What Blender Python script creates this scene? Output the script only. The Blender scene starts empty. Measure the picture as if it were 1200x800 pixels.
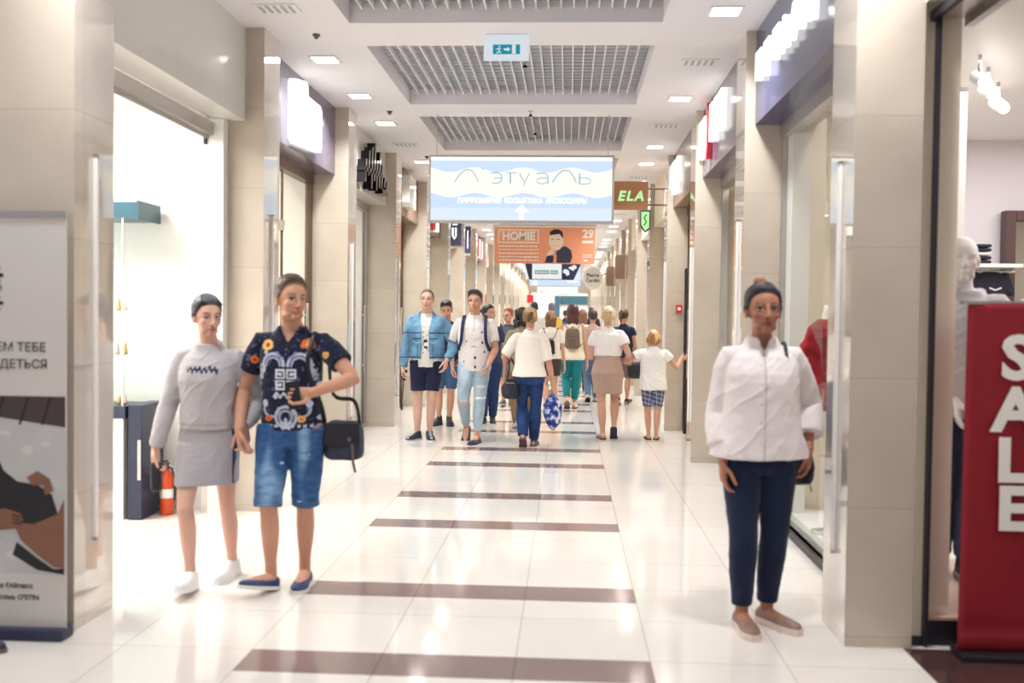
import bpy, math, random
import numpy as np
from mathutils import Vector, Matrix, Euler

random.seed(7)
SC = bpy.context.scene
COL = SC.collection
R = math.radians
PI = math.pi

# ------------------------------------------------------------------ colour / materials
def L1(c):
    c /= 255.0
    return c / 12.92 if c <= 0.04045 else ((c + 0.055) / 1.055) ** 2.4
def C(r, g, b):
    return (L1(r), L1(g), L1(b), 1.0)
def A3(r, g, b):
    return np.array([L1(r), L1(g), L1(b)])

def newmat(name):
    m = bpy.data.materials.new(name)
    m.use_nodes = True
    nt = m.node_tree
    for n in list(nt.nodes):
        nt.nodes.remove(n)
    out = nt.nodes.new('ShaderNodeOutputMaterial')
    return m, nt, out

def pbr(name, col, rough=0.6, metal=0.0, var=0.0, vscale=6.0, bump=0.0, bscale=60.0, spec=0.5, coat=0.0, stretch=(1, 1, 1), sheen=0.0):
    """Principled with procedural colour variation and bump."""
    m, nt, out = newmat(name)
    N, K = nt.nodes, nt.links
    p = N.new('ShaderNodeBsdfPrincipled')
    p.inputs['Roughness'].default_value = rough
    p.inputs['Metallic'].default_value = metal
    p.inputs['Specular IOR Level'].default_value = spec
    p.inputs['Coat Weight'].default_value = coat
    p.inputs['Coat Roughness'].default_value = 0.03
    p.inputs['Sheen Weight'].default_value = sheen
    tc = N.new('ShaderNodeTexCoord')
    mp = N.new('ShaderNodeMapping')
    mp.inputs['Scale'].default_value = stretch
    K.new(tc.outputs['Object'], mp.inputs['Vector'])
    nz = N.new('ShaderNodeTexNoise')
    nz.inputs['Scale'].default_value = vscale
    nz.inputs['Detail'].default_value = 5
    K.new(mp.outputs[0], nz.inputs['Vector'])
    mx = N.new('ShaderNodeMix'); mx.data_type = 'RGBA'
    mx.inputs[6].default_value = tuple(max(0, c * (1 - var)) for c in col[:3]) + (1,)
    mx.inputs[7].default_value = tuple(min(1, c * (1 + var)) for c in col[:3]) + (1,)
    K.new(nz.outputs['Fac'], mx.inputs[0])
    K.new(mx.outputs[2], p.inputs['Base Color'])
    if bump > 0:
        n2 = N.new('ShaderNodeTexNoise'); n2.inputs['Scale'].default_value = bscale; n2.inputs['Detail'].default_value = 3
        K.new(mp.outputs[0], n2.inputs['Vector'])
        b = N.new('ShaderNodeBump'); b.inputs['Strength'].default_value = bump; b.inputs['Distance'].default_value = 0.01
        K.new(n2.outputs['Fac'], b.inputs['Height']); K.new(b.outputs[0], p.inputs['Normal'])
    K.new(p.outputs[0], out.inputs[0])
    return m

def attr_mat(name, rough=0.9, spec=0.25, bump=0.25, bscale=180, sheen=0.0, sss=0.0, var=0.06, vscale=25, stretch=(1, 1, 1)):
    """Principled reading the object's own colour attribute (dye, print, skin tone)."""
    m, nt, out = newmat(name)
    N, K = nt.nodes, nt.links
    p = N.new('ShaderNodeBsdfPrincipled')
    p.inputs['Roughness'].default_value = rough
    p.inputs['Specular IOR Level'].default_value = spec
    p.inputs['Sheen Weight'].default_value = sheen
    if sss:
        p.inputs['Subsurface Weight'].default_value = sss
        p.inputs['Subsurface Radius'].default_value = (0.012, 0.004, 0.002)
        p.inputs['Subsurface Scale'].default_value = 0.6
    a = N.new('ShaderNodeAttribute'); a.attribute_name = 'Col'
    tc = N.new('ShaderNodeTexCoord'); mp = N.new('ShaderNodeMapping'); mp.inputs['Scale'].default_value = stretch
    K.new(tc.outputs['Object'], mp.inputs['Vector'])
    nz = N.new('ShaderNodeTexNoise'); nz.inputs['Scale'].default_value = vscale; nz.inputs['Detail'].default_value = 4
    K.new(mp.outputs[0], nz.inputs['Vector'])
    mr = N.new('ShaderNodeMapRange'); mr.inputs[3].default_value = 1 - var * 2; mr.inputs[4].default_value = 1 + var * 2
    K.new(nz.outputs['Fac'], mr.inputs[0])
    mx = N.new('ShaderNodeMix'); mx.data_type = 'RGBA'; mx.blend_type = 'MULTIPLY'; mx.inputs[0].default_value = 1
    K.new(a.outputs['Color'], mx.inputs[6]); K.new(mr.outputs[0], mx.inputs[7])
    K.new(mx.outputs[2], p.inputs['Base Color'])
    if bump:
        n2 = N.new('ShaderNodeTexNoise'); n2.inputs['Scale'].default_value = bscale
        K.new(mp.outputs[0], n2.inputs['Vector'])
        b = N.new('ShaderNodeBump'); b.inputs['Strength'].default_value = bump; b.inputs['Distance'].default_value = 0.003
        K.new(n2.outputs['Fac'], b.inputs['Height']); K.new(b.outputs[0], p.inputs['Normal'])
    K.new(p.outputs[0], out.inputs[0])
    return m

def emis(name, col, strength):
    m, nt, out = newmat(name)
    e = nt.nodes.new('ShaderNodeEmission')
    e.inputs[0].default_value = col
    e.inputs[1].default_value = strength
    nt.links.new(e.outputs[0], out.inputs[0])
    return m

def glass_mat(name, tint=(0.96, 0.98, 0.97, 1), refl=1.0):
    m, nt, out = newmat(name)
    N, K = nt.nodes, nt.links
    t = N.new('ShaderNodeBsdfTransparent'); t.inputs[0].default_value = tint
    g = N.new('ShaderNodeBsdfGlossy'); g.inputs['Roughness'].default_value = 0.01
    f = N.new('ShaderNodeFresnel'); f.inputs[0].default_value = 1.45
    ge = N.new('ShaderNodeNewGeometry'); inv = N.new('ShaderNodeMath'); inv.operation = 'SUBTRACT'; inv.inputs[0].default_value = refl; K.new(ge.outputs['Backfacing'], inv.inputs[1])
    ml = N.new('ShaderNodeMath'); ml.operation = 'MULTIPLY'; ml.use_clamp = True
    K.new(f.outputs[0], ml.inputs[0]); K.new(inv.outputs[0], ml.inputs[1])
    mx = N.new('ShaderNodeMixShader')
    K.new(ml.outputs[0], mx.inputs[0]); K.new(t.outputs[0], mx.inputs[1]); K.new(g.outputs[0], mx.inputs[2])
    K.new(mx.outputs[0], out.inputs[0])
    return m

def tile_mat(name, col, grout, size, offx, offy, rough, var=0.05, spec=0.5, axis='XY', joint=0.006, cloud=0.06, coat=0.0):
    m, nt, out = newmat(name)
    N, K = nt.nodes, nt.links
    p = N.new('ShaderNodeBsdfPrincipled'); p.inputs['Roughness'].default_value = rough
    p.inputs['Specular IOR Level'].default_value = spec
    p.inputs['Coat Weight'].default_value = coat; p.inputs['Coat Roughness'].default_value = 0.02; p.inputs['Coat IOR'].default_value = 1.7
    geo = N.new('ShaderNodeNewGeometry'); sp = N.new('ShaderNodeSeparateXYZ')
    K.new(geo.outputs['Position'], sp.inputs[0])
    def mth(op, a, b=None):
        n = N.new('ShaderNodeMath'); n.operation = op
        for i, v in enumerate((a, b)):
            if v is None: continue
            if isinstance(v, (int, float)): n.inputs[i].default_value = v
            else: K.new(v, n.inputs[i])
        return n.outputs[0]
    u = mth('DIVIDE', mth('SUBTRACT', sp.outputs[axis[0]], offx), size[0])
    v = mth('DIVIDE', mth('SUBTRACT', sp.outputs[axis[1]], offy), size[1])
    gu = mth('LESS_THAN', mth('FRACT', mth('ADD', u, joint / 2 / size[0])), joint / size[0])
    gv = mth('LESS_THAN', mth('FRACT', mth('ADD', v, joint / 2 / size[1])), joint / size[1])
    g = mth('MAXIMUM', gu, gv)
    cb = N.new('ShaderNodeCombineXYZ'); K.new(mth('FLOOR', u), cb.inputs[0]); K.new(mth('FLOOR', v), cb.inputs[1])
    wn = N.new('ShaderNodeTexWhiteNoise'); K.new(cb.outputs[0], wn.inputs['Vector'])
    nz = N.new('ShaderNodeTexNoise'); nz.inputs['Scale'].default_value = 3.0; nz.inputs['Detail'].default_value = 6
    K.new(geo.outputs['Position'], nz.inputs['Vector'])
    val = mth('ADD', mth('MULTIPLY', mth('SUBTRACT', wn.outputs[0], 0.5), var * 2), mth('MULTIPLY', mth('SUBTRACT', nz.outputs[0], 0.5), cloud * 2))
    val = mth('ADD', val, 1.0)
    mx = N.new('ShaderNodeMix'); mx.data_type = 'RGBA'; mx.blend_type = 'MULTIPLY'; mx.inputs[0].default_value = 1
    mx.inputs[6].default_value = col; K.new(val, mx.inputs[7])
    m2 = N.new('ShaderNodeMix'); m2.data_type = 'RGBA'; K.new(g, m2.inputs[0]); K.new(mx.outputs[2], m2.inputs[6]); m2.inputs[7].default_value = grout
    K.new(m2.outputs[2], p.inputs['Base Color'])
    K.new(p.outputs[0], out.inputs[0])
    return m

# ------------------------------------------------------------------ mesh helpers
def link(o, parent=None):
    COL.objects.link(o)
    if parent is not None:
        o.parent = parent
    return o

def tag(o, label=None, cat=None, group=None, kind=None):
    if label: o['label'] = label
    if cat: o['category'] = cat
    if group: o['group'] = group
    if kind: o['kind'] = kind
    return o

def empty(name, loc=(0, 0, 0), rz=0.0):
    o = bpy.data.objects.new(name, None)
    o.empty_display_size = 0.1
    o.location = loc; o.rotation_euler = (0, 0, rz)
    return link(o)

class MB:
    """Collects boxes, tubes, lofts and prisms; build() links them as one mesh object."""
    def __init__(s):
        s.v = []; s.f = []; s.m = []; s.sm = []
    def add(s, V, F, mi=0, smooth=False):
        b = len(s.v)
        s.v.extend([tuple(map(float, p)) for p in V])
        for f in F:
            s.f.append([b + i for i in f]); s.m.append(mi); s.sm.append(smooth)
        return s
    def box(s, x0, x1, y0, y1, z0, z1, mi=0):
        x0, x1 = sorted((x0, x1)); y0, y1 = sorted((y0, y1)); z0, z1 = sorted((z0, z1))
        V = [(x0, y0, z0), (x1, y0, z0), (x1, y1, z0), (x0, y1, z0), (x0, y0, z1), (x1, y0, z1), (x1, y1, z1), (x0, y1, z1)]
        F = [(0, 3, 2, 1), (4, 5, 6, 7), (0, 1, 5, 4), (1, 2, 6, 5), (2, 3, 7, 6), (3, 0, 4, 7)]
        return s.add(V, F, mi)
    def prism(s, poly, d, origin=(0, 0, 0), ux=(1, 0, 0), uz=(0, 0, 1), mi=0):
        """2-D polygon (u,w) extruded by vector d."""
        o = np.array(origin, float); ux = np.array(ux, float); uz = np.array(uz, float); d = np.array(d, float)
        a = [o + p[0] * ux + p[1] * uz for p in poly]; n = len(a)
        V = a + [q + d for q in a]
        F = [tuple(range(n - 1, -1, -1)), tuple(range(n, 2 * n))] + [(i, (i + 1) % n, n + (i + 1) % n, n + i) for i in range(n)]
        return s.add(V, F, mi)
    def loft(s, rings, mi=0, cap=True, smooth=True):
        n = len(rings[0]); V = np.concatenate([np.asarray(r, float) for r in rings]); F = []
        for k in range(len(rings) - 1):
            for i in range(n):
                j = (i + 1) % n
                F.append((k * n + i, k * n + j, (k + 1) * n + j, (k + 1) * n + i))
        if cap:
            F.append(tuple(range(n - 1, -1, -1))); F.append(tuple(range((len(rings) - 1) * n, len(rings) * n)))
        return s.add(V, F, mi, smooth)
    def tube(s, pts, rad, n=10, mi=0, flat=1.0, up=None, round_ends=True):
        rings = tube_rings(pts, rad, n, flat, up, round_ends)
        return s.loft(rings, mi)
    def ell(s, c, r, Rm=None, nu=16, nv=10, mi=0, e=1.0):
        c = np.array(c, float); rings = []
        for k in range(nv + 1):
            ph = -PI / 2 + PI * (k + 0.02) / (nv + 0.04)
            cz, sz = math.cos(ph), math.sin(ph)
            t = np.arange(nu) * 2 * PI / nu
            f = lambda q: np.sign(q) * np.abs(q) ** e
            P = np.stack([r[0] * f(np.cos(t)) * abs(cz) ** e, r[1] * f(np.sin(t)) * abs(cz) ** e, np.full(nu, r[2] * math.copysign(abs(sz) ** e, sz))], 1)
            if Rm is not None: P = P @ np.asarray(Rm).T
            rings.append(P + c)
        return s.loft(rings, mi)
    def mesh(s, name, mats):
        me = bpy.data.meshes.new(name)
        me.from_pydata(s.v, [], s.f)
        for m in (mats if isinstance(mats, (list, tuple)) else [mats]):
            me.materials.append(m)
        me.polygons.foreach_set('material_index', s.m)
        me.polygons.foreach_set('use_smooth', s.sm)
        me.update()
        return me
    def build(s, name, mats, parent=None, bevel=0.0, loc=None):
        o = bpy.data.objects.new(name, s.mesh(name, mats))
        if bevel:
            b = o.modifiers.new('bevel', 'BEVEL'); b.width = bevel; b.segments = 2; b.limit_method = 'ANGLE'
        if loc is not None: o.location = loc
        return link(o, parent)

def tube_rings(pts, rad, n=10, flat=1.0, up=None, round_ends=True):
    P = [np.array(p, float) for p in pts]
    if np.isscalar(rad): rad = [rad] * len(P)
    T = []
    for i in range(len(P)):
        t = P[min(i + 1, len(P) - 1)] - P[max(i - 1, 0)]
        T.append(t / (np.linalg.norm(t) + 1e-12))
    a = np.array(up, float) if up is not None else (np.array([0, 0, 1.]) if abs(T[0][2]) < 0.9 else np.array([0, 1., 0]))
    rings = []
    th = np.arange(n) * 2 * PI / n
    def ring(c, t, r, a):
        u = np.cross(a, t); u /= np.linalg.norm(u) + 1e-12
        w = np.cross(t, u)
        return c + np.outer(np.cos(th) * r, u) + np.outer(np.sin(th) * r * flat, w), w
    if round_ends:
        for q, h in ((0.25, 0.95), (0.7, 0.7), (0.93, 0.35)):
            rg, _ = ring(P[0] - T[0] * rad[0] * h, T[0], rad[0] * q, a); rings.append(rg)
    for i in range(len(P)):
        rg, w = ring(P[i], T[i], rad[i], a); rings.append(rg)
        if up is None: a = w
    if round_ends:
        for q, h in ((0.93, 0.35), (0.7, 0.7), (0.25, 0.95)):
            rg, _ = ring(P[-1] + T[-1] * rad[-1] * h, T[-1], rad[-1] * q, a); rings.append(rg)
    return rings

def copy_tree(o, parent=None):
    c = o.copy(); COL.objects.link(c)
    c.parent = parent
    for ch in list(o.children):
        copy_tree(ch, c)
    return c

_txt = 0
def text_mesh(body, size, mat, extrude=0.004, bold=0.0, shear=0.0, name='lettering', parent=None, loc=(0, 0, 0), rz=0.0, align='CENTER', sx=1.0, spacing=1.0):
    cu = bpy.data.curves.new('t', 'FONT')
    cu.body = body; cu.size = size; cu.extrude = extrude; cu.offset = bold; cu.shear = shear
    cu.align_x = align; cu.align_y = 'CENTER'; cu.resolution_u = 3; cu.space_character = spacing
    t = bpy.data.objects.new('t', cu); COL.objects.link(t)
    bpy.context.view_layer.update()
    me = bpy.data.meshes.new_from_object(t.evaluated_get(bpy.context.evaluated_depsgraph_get()))
    bpy.data.objects.remove(t); bpy.data.curves.remove(cu)
    me.materials.clear(); me.materials.append(mat)
    me.transform(Matrix.Rotation(PI / 2, 4, 'X') @ Matrix.Diagonal((sx, 1, 1, 1)))
    o = bpy.data.objects.new(name, me)
    o.location = loc; o.rotation_euler = (0, 0, rz)
    return link(o, parent)
# ------------------------------------------------------------------ the place: measures in metres
XL, XR, H = -2.378, 1.344, 3.77         # pillar faces, ceiling
SL, SR = -2.526, 1.420                  # sign / bulkhead planes
GL, GR = -2.80, 1.66                    # shopfront glass planes
NB = 20
YL = [4.71 + 3.0 * i for i in range(NB)]
YR = [4.84 + 3.0 * i for i in range(NB)]
PD = 0.42                               # pillar depth along the corridor
YEND = 63.0
ZB = 3.05                               # underside of the fascias
ORD = ['first', 'second', 'third', 'fourth', 'fifth', 'sixth', 'seventh', 'eighth', 'ninth', 'tenth', 'eleventh', 'twelfth', 'thirteenth', 'fourteenth', 'fifteenth', 'sixteenth', 'seventeenth', 'eighteenth', 'nineteenth', 'twentieth']

M = {}
M['tile'] = tile_mat('polished_cream_tile', C(230, 224, 217), C(190, 182, 173), (0.6133, 0.6), -1.442, 4.546, 0.075, var=0.03, cloud=0.04, spec=0.6)
M['stripe'] = tile_mat('polished_brown_tile', C(140, 119, 116), C(108, 90, 88), (0.6133, 0.6), -1.442, 4.546, 0.09, var=0.05, cloud=0.10, spec=0.6)
M['darktile'] = tile_mat('dark_brown_tile', C(74, 52, 52), C(50, 36, 38), (0.6, 0.6), 1.62, 4.84, 0.16, var=0.08, cloud=0.2)
M['marble'] = tile_mat('beige_polished_stone', C(210, 200, 188), C(180, 169, 156), (0.9, 0.62), 0.31, 0.05, 0.05, var=0.04, cloud=0.16, axis='YZ', joint=0.004, spec=0.55, coat=1.0)
M['marble_front'] = tile_mat('beige_honed_stone', C(197, 184, 169), C(172, 159, 146), (5.0, 0.62), 0.31, 0.05, 0.12, var=0.04, cloud=0.16, axis='XZ', joint=0.004, spec=0.5)
M['ceil'] = pbr('ceiling_paint', C(238, 235, 238), 0.8, var=0.01)
M['white'] = pbr('white_paint', C(240, 238, 234), 0.55, var=0.015)
M['lilac'] = pbr('pale_lilac_wall', C(228, 222, 228), 0.6, var=0.015)
M['cream'] = pbr('cream_wall', C(240, 226, 204), 0.6, var=0.02)
M['panel'] = pbr('gloss_white_panel', C(228, 226, 220), 0.12, var=0.02)
M['alu'] = pbr('brushed_aluminium', C(196, 192, 190), 0.3, metal=0.9, var=0.04, stretch=(1, 1, 20))
M['bronze'] = pbr('bronze_frame', C(120, 96, 84), 0.35, metal=0.6, var=0.05)
M['satin'] = pbr('satin_white_bar', C(250, 246, 244), 0.25, var=0.01)
M['grillepan'] = pbr('grille_backing', C(180, 180, 188), 0.5, metal=0.2, var=0.05, vscale=2)
M['blade'] = pbr('grille_blade', C(236, 236, 240), 0.4, var=0.01)
M['navy'] = pbr('navy_fascia', C(56, 62, 104), 0.16, var=0.08, vscale=1.5, spec=0.6)
M['violet'] = pbr('grey_violet_fascia', C(104, 94, 112), 0.16, var=0.08, vscale=1.5, spec=0.6)
M['brown'] = pbr('brown_fascia', C(134, 106, 88), 0.25, var=0.06)
M['wood'] = pbr('wood_veneer_sign', C(172, 122, 84), 0.4, var=0.18, vscale=5, stretch=(1, 8, 8))
M['black'] = pbr('black_plastic', C(28, 28, 36), 0.35, var=0.1)
M['chrome'] = pbr('black_chrome', C(40, 38, 42), 0.12, metal=0.85, var=0.1)
M['rubber'] = pbr('dark_skirting', C(34, 30, 40), 0.4, var=0.1)
M['red'] = pbr('red_sale_fabric', C(146, 18, 34), 0.65, var=0.10, vscale=2, bump=0.12, bscale=5)
M['redgloss'] = pbr('red_orange_enamel', C(226, 84, 40), 0.25, var=0.03)
M['redsign'] = pbr('red_acrylic', C(216, 50, 60), 0.3, var=0.03)
M['ink'] = pbr('dark_blue_ink', C(36, 42, 64), 0.6, var=0.05)
M['greyink'] = pbr('grey_ink', C(84, 84, 88), 0.6, var=0.05)
M['teal'] = pbr('teal_header', C(34, 82, 98), 0.3, var=0.12, vscale=8)
M['navyboard'] = pbr('navy_board', C(42, 48, 72), 0.4, var=0.05)
M['orange'] = pbr('orange_banner_vinyl', C(240, 162, 126), 0.5, var=0.03)
M['whitevinyl'] = pbr('white_vinyl', C(250, 246, 240), 0.5, var=0.01)
M['glass'] = glass_mat('shop_glass')
M['tglass'] = glass_mat('showcase_glass', (0.93, 0.97, 0.96, 1))
M['lit'] = emis('lit_white_acrylic', (1, 0.985, 0.95, 1), 1.9)
M['lamp'] = emis('lamp_diffuser', (1, 0.95, 0.88, 1), 16.0)
M['glit'] = emis('lit_green_letters', (0.52, 1.0, 0.42, 1), 1.1)
M['board_glow'] = emis('glowing_board_white', (0.96, 0.98, 0.97, 1), 0.95)  # glow added to brighten the white print of an unlit board
M['label_teal'] = pbr('teal_label', C(30, 150, 140), 0.5)
M['exitpanel'] = emis('exit_panel_white', (0.80, 0.86, 0.93, 1), 0.9)
M['exitgreen'] = emis('exit_panel_teal', (0.02, 0.36, 0.46, 1), 0.8)
M['lb_blue'] = emis('lightbox_blue', (0.64, 0.79, 0.98, 1), 1.08)
M['lb_pale'] = emis('lightbox_pale_blue', (0.76, 0.86, 0.98, 1), 1.08)
M['lb_cream'] = emis('lightbox_cream', (1.0, 0.985, 0.87, 1), 1.15)
M['lb_ink'] = emis('lightbox_blue_script', (0.48, 0.64, 0.82, 1), 0.92)
M['lb_text'] = emis('lightbox_cream_text', (1, 1, 0.86, 1), 1.3)

# floor: one slab, cut where the tile colours change
def build_floor():
    xs = [-7.0, -1.442, 0.398, 1.62, 8.0]
    ys = [-7.0]; stripes = []
    for k in range(-3, 20):
        for f in (4.546 + 3 * k, 5.75 + 3 * k):
            stripes.append((f - 0.285, f))
    stripes = [s for s in sorted(stripes) if s[0] > -6 and s[1] < 62]
    for a, b in stripes: ys += [a, b]
    ys += [4.84, 9.2, YEND + 14]; ys = sorted(ys)
    mb = MB()
    for j in range(len(ys) - 1):
        yc = (ys[j] + ys[j + 1]) / 2
        st = any(a < yc < b for a, b in stripes)
        for i in range(len(xs) - 1):
            mi = 0
            if i == 1 and st: mi = 1
            if i == 3 and yc < 4.84: mi = 2
            mb.add([(xs[i], ys[j], 0), (xs[i + 1], ys[j], 0), (xs[i + 1], ys[j + 1], 0), (xs[i], ys[j + 1], 0)], [(0, 1, 2, 3)], mi)
    mb.box(-7, 8, -7, YEND + 14, -0.2, -0.02, 0)
    tag(mb.build('floor', [M['tile'], M['stripe'], M['darktile']]), kind='structure')
build_floor()

# ceiling: strips around the recessed grilles
CF = [(5.31 + 2.94 * k, 7.60 + 2.94 * k) for k in range(-3, 19)]
CX0, CX1 = -1.69, 0.68
def build_ceiling():
    mb = MB(); t = 0.34
    y0, y1 = -5.0, YEND
    mb.box(-7.0, CX0, y0, 4.71, H, H + t); mb.box(-3.0, CX0, 4.71, y1, H, H + t)
    mb.box(CX1, 8.0, y0, 4.84, H, H + t); mb.box(CX1, 2.0, 4.84, y1, H, H + t)
    e = y0
    for a, b in CF:
        mb.box(CX0, CX1, e, a, H, H + t); e = b
    mb.box(CX0, CX1, e, y1, H, H + t)
    mb.box(CX0 - .1, CX1 + .1, y0, y1, H + t, H + t + 0.05)
    tag(mb.build('ceiling', M['ceil']), kind='structure')
build_ceiling()

def grille(k):
    a, b = CF[k]
    r = empty('ceiling_grille', ((CX0 + CX1) / 2, (a + b) / 2, H + 0.10))
    w, l = (CX1 - CX0) / 2 - 0.004, (b - a) / 2 - 0.004
    n = 25
    MB().box(-w, w, -l, l, 0.062, 0.075).build('backing_panel', M['grillepan'], r)
    mb = MB()
    for i in range(1, n):
        x = -w + 2 * w * i / n
        mb.box(x - 0.006, x + 0.006, -l, l, 0.0, 0.045)
    mb.build('blades', M['blade'], r)
    mb = MB(); q = int(2 * l / 0.12)
    for i in range(1, q):
        y = -l + 2 * l * i / q
        mb.box(-w, w, y - 0.004, y + 0.004, 0.055, 0.061)
    mb.build('cross_bars', M['grillepan'], r)
    return r
g0 = None
near = [k for k in range(len(CF)) if CF[k][1] > 0]
for n_, k in enumerate(near):
    if g0 is None:
        g0 = grille(k); o = g0
    else:
        o = copy_tree(g0); o.location.y = sum(CF[k]) / 2
    idx = k - 3
    lab = {0: 'slatted ceiling grille cut off by the top edge of the photo', 1: 'slatted ceiling grille right above the hanging exit sign', 2: 'slatted ceiling grille just in front of the big blue lightbox'}.get(idx)
    if idx < 0: lab = 'slatted ceiling grille overhead behind the viewpoint'
    tag(o, lab or 'far slatted ceiling grille hidden above the hanging signs', 'ceiling grille', 'slatted grilles along the corridor ceiling')

# downlights and air vents, a row on each side
def downlight():
    r = empty('downlight', (0, 0, H))
    f = MB(); a, b = 0.118, 0.10
    f.box(-a, a, -a, -b, -0.012, -0.001); f.box(-a, a, b, a, -0.012, -0.001); f.box(-a, -b, -b, b, -0.012, -0.001); f.box(b, a, -b, b, -0.012, -0.001)
    f.build('trim_ring', M['white'], r)
    MB().box(-b, b, -b, b, -0.008, -0.002).build('diffuser', M['lamp'], r)
    return r
def vent():
    r = empty('air_vent', (0, 0, H))
    MB().box(-0.16, 0.16, -0.10, 0.10, -0.012, -0.001).build('vent_frame', M['white'], r)
    f = MB()
    for i in range(5):
        x = -0.11 + i * 0.055
        f.box(x - 0.012, x + 0.012, -0.08, 0.08, -0.016, -0.011)
    f.build('slot', M['grillepan'], r)
    return r
d0, v0 = downlight(), vent(); used = {'d': False, 'v': False}
def area(name, loc, sx, sy, power, col=(0.965, 0.985, 1.0), rot=(0, 0, 0), spread=PI):
    li = bpy.data.lights.new(name, 'AREA'); li.shape = 'RECTANGLE'; li.size = sx; li.size_y = sy; li.energy = power; li.color = col; li.spread = spread
    o = bpy.data.objects.new(name, li); o.location = loc; o.rotation_euler = rot
    return link(o)
LIGHT_W = 27.0
for side, x, y0, vmod, sname in ((0, -2.135, 7.21, 0, 'left'), (1, 1.10, 7.32, 1, 'right')):
    nl = nv = 0
    for k in range(-6, 38):
        y = y0 + 1.452 * k
        isv = (k % 4 == 0) if side == 0 else (k % 2 == 1 and k < 4) or (k % 4 == 2 and k >= 6)
        if y > 61: break
        if side == 0 and k == -1: continue
        vis = y > 5.6
        if isv:
            if not vis: continue
            o = v0 if not used['v'] else copy_tree(v0); used['v'] = True
            o.location = (x, y, H)
            lab = f'{ORD[nv]} grey air vent from the camera in the {sname} ceiling row' if nv < 3 else f'far small air vent in the {sname} ceiling row'
            tag(o, lab, 'air vent', 'air vents between the downlights'); nv += 1
        else:
            o = d0 if not used['d'] else copy_tree(d0); used['d'] = True
            o.location = (x, y, H)
            if not vis: lab = 'square ceiling downlight behind the viewpoint'
            else:
                lab = f'{ORD[nl]} lit square downlight from the camera in the {sname} ceiling row' if nl < 8 else f'far tiny lit downlight near the end of the {sname} ceiling row'
                nl += 1
            tag(o, lab, 'downlight', 'square downlights along the ceiling')
            area('downlight_lamp', (x, y, H - 0.03), 0.2, 0.2, LIGHT_W if y > 4 else LIGHT_W * 0.45, spread=R(128))

# small ceiling fittings
def ceil_at(name, label, cat, x, y, kind_):
    r = empty(name, (x, y, H))
    if kind_ == 'sprinkler':
        m = MB(); m.tube([(0, 0, 0.09), (0, 0, -0.03)], 0.007, 8); m.loft([[(0.03 * math.cos(t), 0.03 * math.sin(t), z) for t in np.arange(12) * PI / 6] for z in (-0.001, -0.004)]); m.build('pipe', M['alu'], r)
        m = MB(); m.loft([[(q * math.cos(t), q * math.sin(t), z) for t in np.arange(12) * PI / 6] for q, z in ((0.006, -0.03), (0.022, -0.052), (0.022, -0.056), (0.004, -0.058))]); m.build('deflector', M['chrome'], r)
    else:
        m = MB(); m.loft([[(q * math.cos(t), q * math.sin(t), z) for t in np.arange(16) * PI / 8] for q, z in ((0.03, -0.001), (0.03, -0.012), (0.018, -0.02), (0.016, -0.034), (0.004, -0.038))]); m.build('housing', M['greyink'], r)
    tag(r, label, cat)
ceil_at('ceiling_sprinkler', 'dark sprinkler head below the grille beside the exit sign', 'sprinkler', -0.40, 8.75, 'sprinkler')
ceil_at('ceiling_sprinkler', 'dark sprinkler head on the strip ahead of the third grille', 'sprinkler', -0.43, 10.88, 'sprinkler')
ceil_at('ceiling_sprinkler', 'dark sprinkler head under the grille in front of the blue lightbox', 'sprinkler', -0.42, 12.0, 'sprinkler')
ceil_at('detector', 'small round ceiling detector beside the left downlights, nearest of them', 'detector', -2.02, 7.9, 'd')
ceil_at('detector', 'small round ceiling detector over the denim jacket, beyond the nearer one', 'detector', -1.97, 10.9, 'd')
ceil_at('detector', 'tiny round ceiling detector left of the blue lightbox', 'detector', -2.0, 14.0, 'd')

# pillars
def pillar_mesh(xf, xb):
    mb = MB(); x0, x1 = min(xf, xb), max(xf, xb)
    V = [(x0, 0, 0), (x1, 0, 0), (x1, PD, 0), (x0, PD, 0), (x0, 0, H), (x1, 0, H), (x1, PD, H), (x0, PD, H)]
    for f, mi in (((0, 3, 2, 1), 1), ((4, 5, 6, 7), 1), ((0, 1, 5, 4), 1), ((1, 2, 6, 5), 0), ((2, 3, 7, 6), 1), ((3, 0, 4, 7), 0)):
        mb.add(V, [f], mi)
    return mb.mesh('pillar', [M['marble'], M['marble_front']])
pml, pmr = pillar_mesh(XL, GL - 0.05), pillar_mesh(XR, GR + 0.0)
for i in range(NB):
    for me, yy, sd in ((pml, YL[i], 'left'), (pmr, YR[i], 'right')):
        o = bpy.data.objects.new('pillar', me); o.location = (0, yy, 0); link(o)
        tag(o, f'{ORD[i]} beige stone pillar from the camera on the {sd} side', None, f'stone pillars on the {sd}', 'structure')

# walls behind and between the shops
def struct(name, mb, mat, bevel=0.0):
    return tag(mb.build(name, mat, None, bevel), kind='structure')
mb = MB(); mb.box(-6.2, -6.0, 4.71, YEND, 0, H)
for i in range(NB): mb.box(-6.0, GL - 0.05, YL[i] + 0.02, YL[i] + PD - 0.02, 0, H)
mb.box(-6.2, -6.0, 4.71, 4.9, 0, H)
struct('wall_left', mb, M['white'])
mb = MB(); mb.box(6.6, 6.8, -6, YEND, 0, H)
mb.box(GR, 2.6, YR[1] + 0.02, YR[1] + PD - 0.02, 0, H)

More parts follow.
